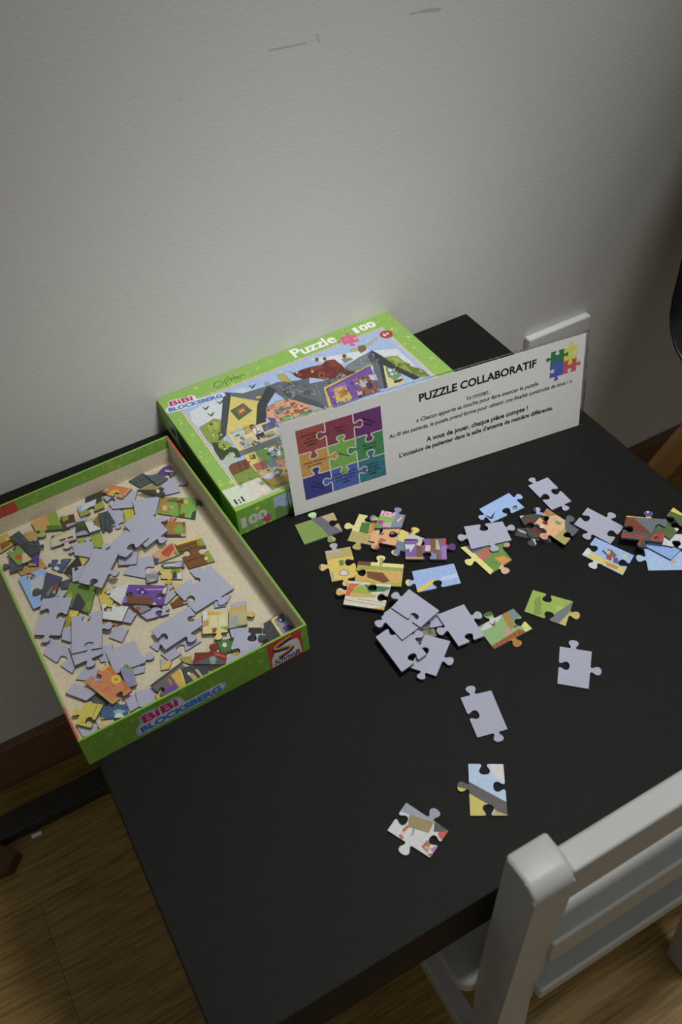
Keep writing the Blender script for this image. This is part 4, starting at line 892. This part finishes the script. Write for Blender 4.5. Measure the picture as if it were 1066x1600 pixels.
# socket plate on the wall
sk = thing('wall_socket', 'white plastic wall socket plate behind the laminated sign', 'socket', (.648, WY, -.158))
obj('back_plate', bx(0, .096, -.0105, 0, 0, .080, .0022, 3), M['plastic'], sk)
bm = bmesh.new()
rg = [[(.048 + r * math.cos(2 * math.pi * k / 32), y,   .034 + r * math.sin(2 * math.pi * k / 32)) for k in range(32)] for r, y in ((.022, -.0102), (.022, -.0115), (.020, -.0115), (.0185, -.0108), (.0, -.0108))]
R_ = [[bm.verts.new(p) for p in r] for r in rg[:-1]]
cv = bm.verts.new((.048, -.0108, .034))
for a, b in zip(R_, R_[1:]):
    for i in range(32): bm.faces.new((a[i], a[(i + 1) % 32], b[(i + 1) % 32], b[i]))
for i in range(32): bm.faces.new((R_[-1][i], R_[-1][(i + 1) % 32], cv))
obj('socket_ring', bm, M['plastic'], sk, smooth=False)
for dx in (-.0095, .0095):
    obj('contact_hole', tube((.048 + dx, -.0109, .034), (.048 + dx, -.0111, .034), .0024, .0024), M['ink'], sk)

# ================================================================== table
tb = thing('side_table', 'square black brown low table carrying the puzzle, against the wall', 'table', (0, 0, FZ))
obj('tabletop', bx(0, .55, -.55, 0, .40, .45, .0014, 2), M['table'], tb)
for x in (.0004, .4996):
    for y in (-.5496, -.0512):
        obj('leg', bx(x, x + .05, y, y + .05, 0, .3998, .0012, 2), M['table'], tb)

# ================================================================== grey child's chair
ch = thing('child_chair', 'small grey painted wooden chair with slatted back pushed under the table', 'chair', (.327, -.44, FZ))
def wx(bm):
    for v in bm.verts: v.co -= Vector((.327, -.44, FZ))
    return bm
def post(x0, x1):
    prof = [(-.5640, .0915), (-.5585, -.04), (-.5530, -.16), (-.5560, -.30), (-.5617, -.45), (-.5925, -.45), (-.5860, -.30), (-.5830, -.16), (-.5880, -.04), (-.5925, .0720)] + [(-.5815 - .0110 * math.cos(t), .0800 + .0108 * math.sin(t)) for t in [k * math.pi / 16 for k in range(0, 9)]]
    bm = loft([[(x, y, z) for y, z in prof] for x in (x0, x1)])
    es = [e for e in bm.edges if abs(e.verts[0].co.x - e.verts[1].co.x) < 1e-6]
    es += [e for e in bm.edges if abs(e.verts[0].co.x - e.verts[1].co.x) > 1e-6 and all(abs(v.co.y + .5640) < .0001 or abs(v.co.z + .45) < .001 for v in e.verts)]
    bmesh.ops.bevel(bm, geom=es, offset=.0026, segments=3, affect='EDGES', profile=.5)
    return bm
for x0 in (.186, .439):
    soften(obj('rear_post', wx(post(x0, x0 + .029)), M['chair'], ch), 30)
obj('top_rail', wx(bx(.2145, .4395, -.5900, -.5725, .045, .0855, .0022, 3)), M['chair'], ch)
obj('back_slat', wx(bx(.2145, .4395, -.5905, -.5690, -.061, -.028, .0022, 3)), M['chair'], ch)
obj('back_slat', wx(bx(.2145, .4395, -.5910, -.5610, -.136, -.120, .0022, 3)), M['chair'], ch)
def rrect(x0, x1, y0, y1, r, z, n=5):
    return [(cx + r * math.cos(t0 + math.pi / 2 * k / n), cy + r * math.sin(t0 + math.pi / 2 * k / n), z) for cx, cy, t0 in ((x1 - r, y1 - r, 0), (x0 + r, y1 - r, math.pi / 2), (x0 + r, y0 + r, math.pi), (x1 - r, y0 + r, 1.5 * math.pi)) for k in range(n + 1)]
bm = loft([rrect(.174 + i, .480 - i, -.5525 + i, -.300 - i, .013 - i, z) for i, z in ((.003, -.178), (.0008, -.1772), (0, -.175), (0, -.163), (.0009, -.1608), (.003, -.160))])
soften(obj('seat', wx(bm), M['chair'], ch), 50)
for x0 in (.186, .439):
    obj('front_leg', wx(bx(x0, x0 + .029, -.340, -.311, -.45, -.1775, .0022, 2)), M['chair'], ch)
    obj('side_stretcher', wx(bx(x0 + .006, x0 + .023, -.5570, -.339, -.362, -.336, .0022, 2)), M['chair'], ch)
obj('front_apron', wx(bx(x0 - .225, x0 + .001, -.334, -.316, -.212, -.1775, .0015, 1)), M['chair'], ch)

# ================================================================== black shell chair by the right of the table
def shell_chair(label, loc, rz):
    t = thing('shell_chair', label, 'chair', loc, (0, 0, rz), None)
    prof = [(-.235, .425, .19), (-.215, .437, .205), (-.15, .425, .222), (-.05, .412, .232), (.05, .408, .234), (.11, .415, .230), (.150, .440, .226), (.172, .480, .226), (.188, .54, .227), (.204, .62, .219), (.220, .70, .198), (.232, .76, .158), (.238, .795, .118), (.241, .812, .065)]
    nu = 19
    def surf(o):
        G = []
        for k, (y, z, w) in enumerate(prof):
            back = min(1, max(0, (z - .42) / .12)) if y > .08 else 0
            row = []
            for j in range(nu):
                u = -1 + 2 * j / (nu - 1)
                lift = .050 * abs(u) ** 3
                row.append(Vector((w * u, y - lift * back + o * back, z - .018 * (1 - back) + lift * (1 - back) * .42 - o * (1 - back))))
            G.append(row)
        return G
    A, Bq = surf(0), surf(.006)
    bm = bmesh.new()
    va = [[bm.verts.new(p) for p in r] for r in A]; vb = [[bm.verts.new(p) for p in r] for r in Bq]
    for i in range(len(prof) - 1):
        for j in range(nu - 1):
            bm.faces.new((va[i][j], va[i][j + 1], va[i + 1][j + 1], va[i + 1][j]))
            bm.faces.new((vb[i][j], vb[i + 1][j], vb[i + 1][j + 1], vb[i][j + 1]))
        for j in (0, nu - 1):
            bm.faces.new((va[i][j], va[i + 1][j], vb[i + 1][j], vb[i][j]))
    for i in (0, len(prof) - 1):
        for j in range(nu - 1):
            bm.faces.new((va[i][j], va[i][j + 1], vb[i][j + 1], vb[i][j]))
    s = obj('seat_shell', bm, M['shell'], t, smooth=True)
    md = s.modifiers.new('smooth', 'SUBSURF'); md.levels = md.render_levels = 1
    for sx in (-1, 1):
        for sy in (-1, 1):
            obj('leg', tube((sx * .235, sy * .205, 0), (sx * .125, sy * .10, .375), .0125, .0185), M['beech'], t, smooth=True)
            obj('leg_bracket', tube((sx * .125, sy * .10, .37), (sx * .11, sy * .085, .405), .012, .012), M['metal'], t)
        obj('cross_wire', tube((sx * .235 * .62 + sx * .047, -.165, .14), (-(sx * .235 * .62 + sx * .047), .165, .14), .003, .003), M['metal'], t)
    return t
shell_chair('black plastic shell chair with wooden legs at the right of the table', (.944, -.285, FZ), 0)

# ------------------------------------------------------------------ things on the floor at the left
lc = thing('wooden_stool', 'brown wooden furniture foot standing on the floor at the left edge', 'stool', (-.161, -.092, FZ))
obj('foot', loft([[(x, y, 0.0) for x, y in ((-.06, -.017), (.012, -.021), (.027, -.004), (.010, .018), (-.06, .020))],
                  [(x - .004, y, 0.014) for x, y in ((-.06, -.017), (.012, -.021), (.027, -.004), (.010, .018), (-.06, .020))]]), M['darkwood'], lc)
tag(obj('floor_bar', bx(-.42, .09, -.0740, -.0430, FZ, FZ + .017, .0015), M['bar']), 'long black flat bar lying on the floor beside the skirting', 'bar')
bm = bx(-.0065, .0065, -.0022, .0022, 0, .004, .0012)
tag(obj('white_clip', bm, M['plastic'], None, (-.112, -.0805, FZ), (0, 0, -.05)), 'tiny white plastic clip on the floor before the black bar', 'clip')

# ================================================================== closed puzzle box
LW, LD, LH = .2702, .1876, .0319
pb = thing('puzzle_box', 'closed green jigsaw box with a cutaway house picture on its lid, against the wall', 'box', (0.18593, -0.17658, 0), (0, 0, 0.01076))
GREEN, DGREEN = '8fbb50', '7aa838'
obj('lid', bx(0, LW, .0015, LD, .0006, LH, .0006, 2), mat('green_box_paper', GREEN, .36, '88b54a', 30, 3), pb)
pic = rect(.0165, .0070, .2475, .1620)
lay = stars(.003, .004, LW - .003, LD - .003, 420, 3)
lay += [('e8e4da', rect(.0140, .0052, .2500, .1645)), ('b8483c', rect(.0150, .0060, .2490, .1635)), ('e8e4da', rect(.0157, .0066, .2483, .1626))]
flat_print('lid_border_print', rect(.0012, .0024, LW - .0012, LD - .0012), lay, M['boxprint'], pb, (0, 0, LH + .00005), base=GREEN)
flat_print('lid_picture', pic, [(c, [(q[i] / 1e4, q[i + 1] / 1e4) for i in range(0, len(q), 2)]) for c, q in LID_PICTURE], M['boxprint'], pb, (0, 0, LH + .00012), base='a4bce4')
def outlines(polys, rc):
    L_ = []
    for p in polys:
        q = [(min(max(x, rc[0]), rc[2]), min(max(y, rc[1]), rc[3])) for x, y in p]
        L_.append(q + q[:1])
    return L_
z1, z2, z3 = LH + .0002, LH + .00028, LH + .00036
text('title_text', 'Puzzle', M['whiteink'], pb, (.1475, .1695, z1), (0, 0, 0), width=.051, bold=.03)
for s_, x_, w_ in (('1', 0, .19), ('00', .27, .73)):
    text('piece_count_text', s_, M['whiteink'], pb, (.2215 + .026 * x_, .1700, z1), (0, 0, 0), width=.026 * w_, height=.0112 if s_ == '00' else .0110, bold=.05)
ab = flat_print('age_badge', disc(.2470, .1505, .0072), [('a82c1a', disc(.2474, .1500, .0058))], M['boxprint'], pb, (0, 0, z1), base='c23c22')
text('age_text', '6+', M['whiteink'], ab, (.2432, .1483, .0001), width=.0076, bold=.03)
def mini_piece(x, y, w, a, edges='T H T T'):
    c, s = math.cos(a), math.sin(a)
    q = [(-w, w * .8), (w, w * .8), (w, -w * .8), (-w, -w * .8)]
    q = [(x + c * u - s * v, y + s * u + c * v) for u, v in q]
    return jigsaw(q, edges, w * .75)
flat_print('pink_piece_print', mini_piece(.2105, .1645, .0085, -.25), [('e060a0', disc(.208, .1665, .003))], M['boxprint'], pb, (0, 0, z1), base='d8508a')
strokes_later = [[(q[i] / 1e4, q[i + 1] / 1e4) for i in range(0, len(q), 2)] for c, q in LID_PICTURE[13:]]
# logo: two words in a pale bubble
def blob(pts, x0, y0, a):
    c, s = math.cos(a), math.sin(a)
    return [(x0 + c * u - s * v, y0 + s * u + c * v) for u, v in pts]
def lid_logo():
    k = .00084
    b = pb
    # printed flat on the lid
    b1 = [(0, -.5), (10, -1.2), (40, -.6), (66, .2), (72.5, 3), (72, 9), (66, 10.5), (40, 10.4), (37, 20.5), (33, 22), (27, 20.6), (9, 22.4), (5, 20), (4.4, 12), (.2, 10), (-1.4, 4)]
    b1 = [(u * k, v * k) for u, v in b1]
    x0, y0, a = .0008, .1605, math.radians(-9)
    lb = flat_print('logo_bubble', blob(b1, x0, y0, a), [('7a96c8', blob([(u * .975 + .9 * k, v * .94 + .3 * k) for u, v in b1], x0, y0, a)), ('e4e6ee', blob([(u * .955 + 1.6 * k, v * .9 + .6 * k) for u, v in b1], x0, y0, a))], M['boxprint'], b, (0, 0, z1), base='e6e8ec')
    p1 = blob([(6.5 * k, 11.2 * k)], x0, y0, a)[0]; p2 = blob([(2.6 * k, 1.7 * k)], x0, y0, a)[0]
    text('logo_upper_word', 'BiBi', M['pinkink'], lb, (*p1, .0001), (0, 0, a), width=28 * k, height=9.2 * k, bold=.03)
    text('logo_lower_word', 'BLOCKSBERG', M['blueink'], lb, (*p2, .0001), (0, 0, a), width=65.5 * k, height=7.3 * k, bold=.05)
lid_logo()
# real-size piece sample at the lower left corner of the lid
sp = flat_print('sample_piece_print', [(.0005, .0315), (.0155, .0300), (.0165, .0255), (.0195, .0255), (.0200, .0295), (.0365, .0287), (.0390, .0075), (.0180, .0055), (.0010, .0065)],
           [('d8d2c8', [(.0185, .0290), (.0365, .0287), (.0390, .0075), (.0190, .0060)]), ('98a860', disc(.0352, .0205, .0022)), ('e8e6dc', rect(.0182, .0060, .0186, .0290))], M['boxprint'], pb, (0, 0, z1), base='d6dcc4')
text('scale_text', '1:1', M['ink'], sp, (.0045, .0085, .0001), width=.0085, bold=.03)
# handwritten pen strokes
def ribbon(pts, w):
    L_, R2 = [], []
    for i, p in enumerate(pts):
        a = Vector(pts[max(i - 1, 0)]); b = Vector(pts[min(i + 1, len(pts) - 1)])
        t = (b - a).normalized() if (b - a).length > 1e-9 else Vector((1, 0)); n = Vector((-t.y, t.x)) * w / 2
        L_.append(tuple(Vector(p) + n)); R2.append(tuple(Vector(p) - n))
    return L_, R2
def strokes(name, lines, w, material, parent, loc=(0, 0, 0), rot=(0, 0, 0)):
    vs, fs = [], []
    for pts in lines:
        a, b = ribbon(pts, w)
        n0 = len(vs); n = len(a)
        vs += [(x, y, 0) for x, y in a] + [(x, y, 0) for x, y in b]
        fs += [(n0 + i + n, n0 + i + n + 1, n0 + i + 1, n0 + i) for i in range(n - 1)]
    me = bpy.data.meshes.new(name); me.from_pydata(vs, [], fs)
    return obj(name, me, material, parent, loc, rot)
def bez(pts, n=8):
    r = []
    for i in range(len(pts) - 1):
        p0, p1, p2, p3 = (Vector(pts[max(i - 1, 0)]), Vector(pts[i]), Vector(pts[i + 1]), Vector(pts[min(i + 2, len(pts) - 1)]))
        for k in range(n):
            t = k / n
            r.append(tuple(.5 * ((2 * p1) + (p2 - p0) * t + (2 * p0 - 5 * p1 + 4 * p2 - p3) * t * t + (3 * p1 - p0 - 3 * p2 + p3) * t ** 3)))
    return r + [tuple(pts[-1])]
strokes('drawing_lines', outlines(strokes_later, (.0168, .0073, .2472, .1617)), .00028, M['lineink'], pb, (0, 0, LH + .00016))
sg = [bez([(60, 178), (57, 173), (60, 170), (66, 172), (67, 177), (62, 179), (59, 177)]), bez([(69, 167), (70, 176), (73, 177), (73, 173), (70, 172)]), bez([(75, 181), (76, 172), (78, 176), (80, 172)]), bez([(81, 180), (81.5, 172), (84, 175), (85, 171), (88, 175), (92, 173)])]
strokes('pen_signature', [[(x / 1e3, y / 1e3) for x, y in s] for s in sg], .0006, M['penink'], pb, (0, 0, z1))
# front side of the box
FR = (math.pi / 2, 0, 0)
flat_print('front_side_print', rect(.001, .0012, LW - .001, LH - .001), stars(.002, .002, .034, .0075, 6, 9) + stars(.002, .023, .034, LH - .002, 8, 10) + [
    ('9ab4d4', rect(.0365, .0015, .1200, .0285)), ('6a8a48', [(.0365, .0015), (.0365, .0150), (.041, .0165), (.047, .0120), (.053, .0135), (.056, .0015)]), ('3a4030', [(.048, .0015), (.062, .0285), (.070, .0285), (.064, .0015)]), ('c8b860', [(.064, .0015), (.070, .0285), (.12, .0285), (.12, .0015)]),
    ('3c4650', [(.042, .0225), (.044, .0235), (.046, .0225), (.044, .0229)]), ('3c4650', [(.047, .0200), (.049, .0210), (.051, .0200), (.049, .0204)])], M['boxprint'], pb, (0, .0015 - .00006, 0), FR, base=DGREEN)
for s_, x_, w_ in (('1', 0, .2), ('00', .27, .73)):
    text('side_count_text', s_, M['greyink'], pb, (.0030 + .0262 * x_, .0015 - .00016, .0092), FR, width=.0262 * w_, height=.0124 if s_ == '00' else .0121, bold=.06)
flat_print('side_pink_piece', mini_piece(.0283, .0078, .0040, -.2), [], M['boxprint'], pb, (0, .0015 - .00026, 0), FR, base='b83a68')
# left side of the box
flat_print('left_side_print', rect(.002, .0012, LD - .002, LH - .001), [('3c4a5c', rect(.050, .004, .150, .028)), ('4e6a40', rect(.05, .004, .15, .011)), ('d8d8d4', rect(.027, .008, .046, .024)), ('3a4658', rect(.030, .011, .043, .021))], M['boxprint'], pb, (-.00006, LD, 0), (math.pi / 2, 0, -math.pi / 2), base='78a838')

# ================================================================== open tray
TX, TY, TR_ = -0.00588, -0.32409, 0.03441
TW, TD, THt, wt = .1878, .2706, .0328, .0017
tray = thing('puzzle_tray', 'open green cardboard box half filled with loose puzzle pieces', 'box', (TX, TY, 0), (0, 0, TR_))
gp = mat('green_tray_paper', '86b83e', .4, '7cae36', 30, 3)
obj('bottom_card', bx(wt, TW - wt, wt, TD - wt, .0002, .0016), M['raw'], tray)
def wall_part(x0, x1, y0, y1): return obj('side_wall', bx(x0, x1, y0, y1, .0, THt, .0004, 1), gp, tray)
wall_part(0, TW, 0, wt); wall_part(0, TW, TD - wt, TD); wall_part(0, wt, wt, TD - wt); wall_part(TW - wt, TW, wt, TD - wt)
e = .0003
obj('inner_lining', bx(wt, TW - wt, wt, wt + e, .0016, THt - .0008), M['raw'], tray)
obj('inner_lining', bx(wt, TW - wt, TD - wt - e, TD - wt, .0016, .0200), M['raw'], tray)
obj('inner_lining', bx(wt, wt + e, wt + e, TD - wt - e, .0016, THt - .0008), M['raw'], tray)
obj('inner_lining', bx(TW - wt - e, TW - wt, wt + e, TD - wt - e, .0016, THt - .0008), M['raw'], tray)
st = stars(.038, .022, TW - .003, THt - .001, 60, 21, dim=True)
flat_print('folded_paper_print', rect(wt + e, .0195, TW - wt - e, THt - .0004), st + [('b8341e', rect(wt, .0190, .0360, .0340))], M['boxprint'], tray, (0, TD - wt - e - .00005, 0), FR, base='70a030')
flat_print('red_rim_print', rect(TW - wt + .0001, .232, TW - .0001, TD - .0004), [], M['boxprint'], tray, (0, 0, THt + .00005), base='b8341e')
flat_print('red_rim_print', rect(.0001, .002, wt - .0001, .034), [], M['boxprint'], tray, (0, 0, THt + .00005), base='c23c22')
# front side with logo and maker's mark
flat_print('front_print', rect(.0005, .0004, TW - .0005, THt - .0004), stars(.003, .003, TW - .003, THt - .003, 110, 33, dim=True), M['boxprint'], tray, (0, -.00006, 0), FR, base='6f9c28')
mb = flat_print('maker_badge', rect(.1522, .0004, .1822, THt - .0004), [('d4d4d0', [(.1540, .0012), (.1544, .0110), (.1575, .0175), (.1640, .0222), (.1715, .0240), (.1780, .0228), (.1795, .0180), (.1808, .0030)])], M['boxprint'], tray, (0, -.00012, 0), FR, base='b8341e')
S = bez([(173.5, 29.0), (163, 26.4), (158.4, 23.8), (161, 20.8), (169, 18.6), (172.4, 15.8), (169, 13.0), (160.5, 11.0)])
for nm, dz, w, mt in (('mark_blue_band', -1.9, .0040, mat('dark_blue_ink', '22348c', .4)), ('mark_orange_band', .1, .0024, mat('orange_ink', 'e07a28', .4)), ('mark_yellow_band', 1.1, .0012, mat('yellow_ink', 'e8c832', .4))):
    strokes(nm, [[(x / 1e3, (y + dz) / 1e3) for x, y in S]], w, mt, mb, (0, 0, .00005 + (.00004 if 'orange' in nm else .00008 if 'yellow' in nm else 0)))
text('maker_text', 'Schmidt', M['ink'], mb, (.1556, .0030, .0001), (0, 0, 0), width=.0240, height=.0064, bold=.02, shear=.25)
k = .00102
b1 = [(0, -.5), (10, -1.2), (40, -.6), (66, .2), (72.5, 3), (72, 9), (66, 10.5), (40, 10.4), (37, 20.5), (33, 22), (27, 20.6), (9, 22.4), (5, 20), (4.4, 12), (.2, 10), (-1.4, 4)]
b1 = [(u * k, v * k) for u, v in b1]
x0, y0, a = .0405, .0042, math.radians(1.2)
lb = flat_print('logo_bubble', blob(b1, x0, y0, a), [('5a78b0', blob([(u * .975 + .9 * k, v * .94 + .3 * k) for u, v in b1], x0, y0, a)), ('c8ccd8', blob([(u * .955 + 1.6 * k, v * .9 + .6 * k) for u, v in b1], x0, y0, a))], M['boxprint'], tray, (0, -.00012, 0), FR, base='c4c8c8')
p1 = blob([(6.5 * k, 11.2 * k)], x0, y0, a)[0]; p2 = blob([(2.6 * k, 1.7 * k)], x0, y0, a)[0]
text('logo_upper_word', 'BiBi', M['pinkink'], lb, (p1[0], p1[1], .0001), (0, 0, a), width=28 * k, height=9.2 * k, bold=.03)
text('logo_lower_word', 'BLOCKSBERG', M['blueink'], lb, (p2[0], p2[1], .0001), (0, 0, a), width=65.5 * k, height=7.3 * k, bold=.05)

# faint rubbed marks on the wall paint
for pts in ([(.4852, .3256), (.5037, .3259), (.5184, .3239)], [(.4984, .3249), (.5171, .3221)], [(.3484, .327), (.3661, .326), (.3841, .325)], [(.3937, .33), (.3961, .3224)], [(.2653, .3093), (.2665, .3069)]):
    strokes('scuff_mark', [pts], .0011, M['scuff'], wall, (0, WY - .0002, 0), FR)

# ================================================================== laminated sign
sd, su, sn = Vector((0.990517, -0.137393, 0.000000)), Vector((0.013716, 0.098887, 0.995004)), Vector((-0.136707, -0.985568, 0.099833))
sign = thing('table_sign', 'white printed sign in clear acrylic leaning on the puzzle box', 'sign')
mm = Matrix.Identity(4)
for i in range(3): mm[i][0], mm[i][1], mm[i][2] = sd[i], su[i], sn[i]
mm.translation = Vector((0.235471, -0.178540, 0.000000)) + Vector((0, -.0012, .0002))
sign.matrix_world = mm
obj('acrylic_plate', bx(0, .302, 0, .105, -.0014, -.0003, .0002, 1), M['clear'], sign)
obj('acrylic_edge', bx(.3003, .302, .0006, .105, -.0003, .0012, .0003, 1), M['clear'], sign)
obj('paper_sheet', bx(.0034, .2985, .0008, .1030, -.0003, 0), M['paper'], sign)
zp = .00006
def ln(nm, s, x0, x1, y, tall=1.12, **k):
    o = text(nm, s, M['ink'], sign, (x0 / 1e3, y / 1e3, zp), width=(x1 - x0) / 1e3, **k)
    o.scale.y = tall
    return o
ln('heading_text', 'PUZZLE COLLABORATIF', 131.3, 248.2, 83.5, bold=.032, tall=1.05)
ln('concept_text', 'Le concept :', 177.9, 201.5, 70.6, bold=.02)
strokes('concept_underline', [[(.1779, .0696), (.2012, .0696)]], .0003, M['ink'], sign, (0, 0, zp))
ln('quote_text', '« Chacun apporte sa touche pour faire avancer le puzzle.', 127.5, 251.5, 62.6, shear=.22, bold=.022)
ln('quote_text', 'Au fil des patients, le puzzle prend forme pour obtenir une finalité construite de tous ! »', 100.1, 287.2, 54.0, shear=.22, bold=.022)
ln('invitation_text', 'A vous de jouer, chaque pièce compte !', 136.5, 241.0, 38.0, bold=.032)
ln('invitation_text', "L'occasion de patienter dans la salle d'attente de manière différente.", 109.0, 268.0, 29.6, bold=.032)
# nine-piece diagram
gx, gy = [.0158, .0424, .0686, .0948], [.0915, .0660, .0398, .0148]
cols = [['a03a34', '8a2848', '6a2870'], ['cc9426', '76b03c', '3a8a50'], ['26288c', '2c58b0', '24788a']]
lay, lines = [], []
def knob(axis, at, mid, sg, s=.0082):
    r = [(u * s, v * s * sg) for u, v in TAB]
    return [(mid + u, at + v) if axis == 'h' else (at + v, mid + u) for u, v in r]
for r in range(3):
    for c_ in range(3): lay.append((cols[r][c_], rect(gx[c_], gy[r + 1], gx[c_ + 1], gy[r])))
kn = []
for r, c_, sg_, owner in ((0, 1, -1, (0, 1)), (0, 2, 1, (0, 1)), (1, 1, 1, (1, 0)), (1, 2, -1, (1, 2)), (2, 1, -1, (2, 1)), (2, 2, 1, (2, 1))):
    kk = knob('v', gx[c_], (gy[r] + gy[r + 1]) / 2 + .001, sg_); kn.append((cols[owner[0]][owner[1]], kk)); lines.append([(gx[c_], gy[r + 1])] + kk + [(gx[c_], gy[r])])
for r, c_, sg_, owner in ((1, 0, -1, (0, 0)), (1, 1, 1, (1, 1)), (1, 2, -1, (0, 2)), (2, 0, 1, (2, 0)), (2, 1, -1, (1, 1)), (2, 2, 1, (2, 2))):
    kk = knob('h', gy[r], (gx[c_] + gx[c_ + 1]) / 2, sg_); kn.append((cols[owner[0]][owner[1]], kk)); lines.append([(gx[c_], gy[r])] + kk + [(gx[c_ + 1], gy[r])])
pd = flat_print('puzzle_diagram', rect(gx[0], gy[3], gx[3], gy[0]), lay + kn, M['paperink'], sign, (0, 0, zp), base='ffffff')
strokes('diagram_outline', lines, .0011, M['paper'], pd, (0, 0, .00005))
def cell(r, c_, rowsT, ang=0, size=.0024):
    cx, cy = (gx[c_] + gx[c_ + 1]) / 2, (gy[r] + gy[r + 1]) / 2
    n = len(rowsT)
    for i, (s, w) in enumerate(rowsT):
        dx, dy = -w / 2, ((n - 1) / 2 - i) * size * 1.5 - size * .4
        ca, sa = math.cos(ang), math.sin(ang)
        text('diagram_text', s, M['ink'], pd, (cx + ca * dx - sa * dy, cy + sa * dx + ca * dy, .0001), (0, 0, ang), width=w, bold=.01)
cell(0, 0, [('Interdiction à', .017), ('un jeu', .008), ('perdre une', .014), ('pièce', .008)])
cell(0, 1, [('Aidez à', .009), ('votre', .007), ('voisin', .008)])
cell(0, 2, [('Participez', .013), ('ensemble', .012)], -.62)
cell(1, 0, [('Classez les pièces', .022), ('par couleur', .014)])
cell(1, 1, [('Collaborez', .014)], -.55)
cell(1, 2, [('Merci de la', .012), ('patience', .011)])
cell(2, 0, [('Commencez', .013), ('par le bord', .013)], -.6)
cell(2, 1, [("N'oubliez pas de", .020), ('ranger les pièces', .020), ('en partant de la', .018), ('salle', .007)])
cell(2, 2, [("L'ordre à", .011), ('respecter', .013), ('autour de la', .015), ('table', .007)])
# four-piece emblem
ex, ey, w_ = .2765, .0800, .0138
def sq(x0, y0, x1, y1): return [(x0, y1), (x1, y1), (x1, y0), (x0, y0)]
E4 = [('e0d636', jigsaw(sq(ex, ey, ex + w_, ey + w_), 'T H T F', .0052)), ('267a48', jigsaw(sq(ex - w_, ey, ex, ey + w_), 'H T F T', .0052)), ('c43838', jigsaw(sq(ex, ey - w_, ex + w_, ey), 'F T H T', .0052)), ('2846b8', jigsaw(sq(ex - w_, ey - w_, ex, ey), 'T F T H', .0052))]
order = [0, 1, 2, 3]
for k_, (c_, o_) in enumerate(E4):
    flat_print('emblem_piece', o_, [], M['paperink'], sign, (0, 0, zp + .00003 * k_), base=c_)
flat_print('emblem_piece', knob('h', ey, ex + w_ / 2, -1, .0052), [], M['paperink'], sign, (0, 0, zp + .00015), base='e0d636')

# ================================================================== jigsaw pieces
THK = .0018
def puzzle_piece(rec, group):
    x, y, z, q, edges, base, label, art = rec
    q = [(q[i] / 1e4, q[i + 1] / 1e4) for i in range(0, 8, 2)]
    out = jigsaw(q, edges)
    if group == 'puzzle pieces in the tray':          # keep each piece inside the cardboard walls
        c, s = math.cos(TR_), math.sin(TR_); mg = .0032; r = []
        for u, v in out:
            dx, dy = x + u - TX, y + v - TY
            a, b = min(max(c * dx + s * dy, mg), TW - mg), min(max(-s * dx + c * dy, mg), TD - mg)
            r.append((TX + c * a - s * b - x, TY + s * a + c * b - y))
        out = [p for i, p in enumerate(r) if (Vector(p) - Vector(r[i - 1])).length > 1e-6]
    lays = [(c, [(f[i] / 1e4, f[i + 1] / 1e4) for i in range(0, len(f), 2)]) for c, f in art]
    blank = base == 'B'
    o = flat_print('puzzle_piece', out, lays, M['greyboard'] if blank else M['print'], None, (x, y, z + THK), base='b0b0c0' if blank else base, side=(THK, M['cardedge'], M['greyboard']))
    tag(o, label, 'puzzle piece', group)
    return o
for rec in TABLE_PIECES: puzzle_piece(rec, 'puzzle pieces on the table')
for rec in TRAY_PIECES: puzzle_piece(rec, 'puzzle pieces in the tray')
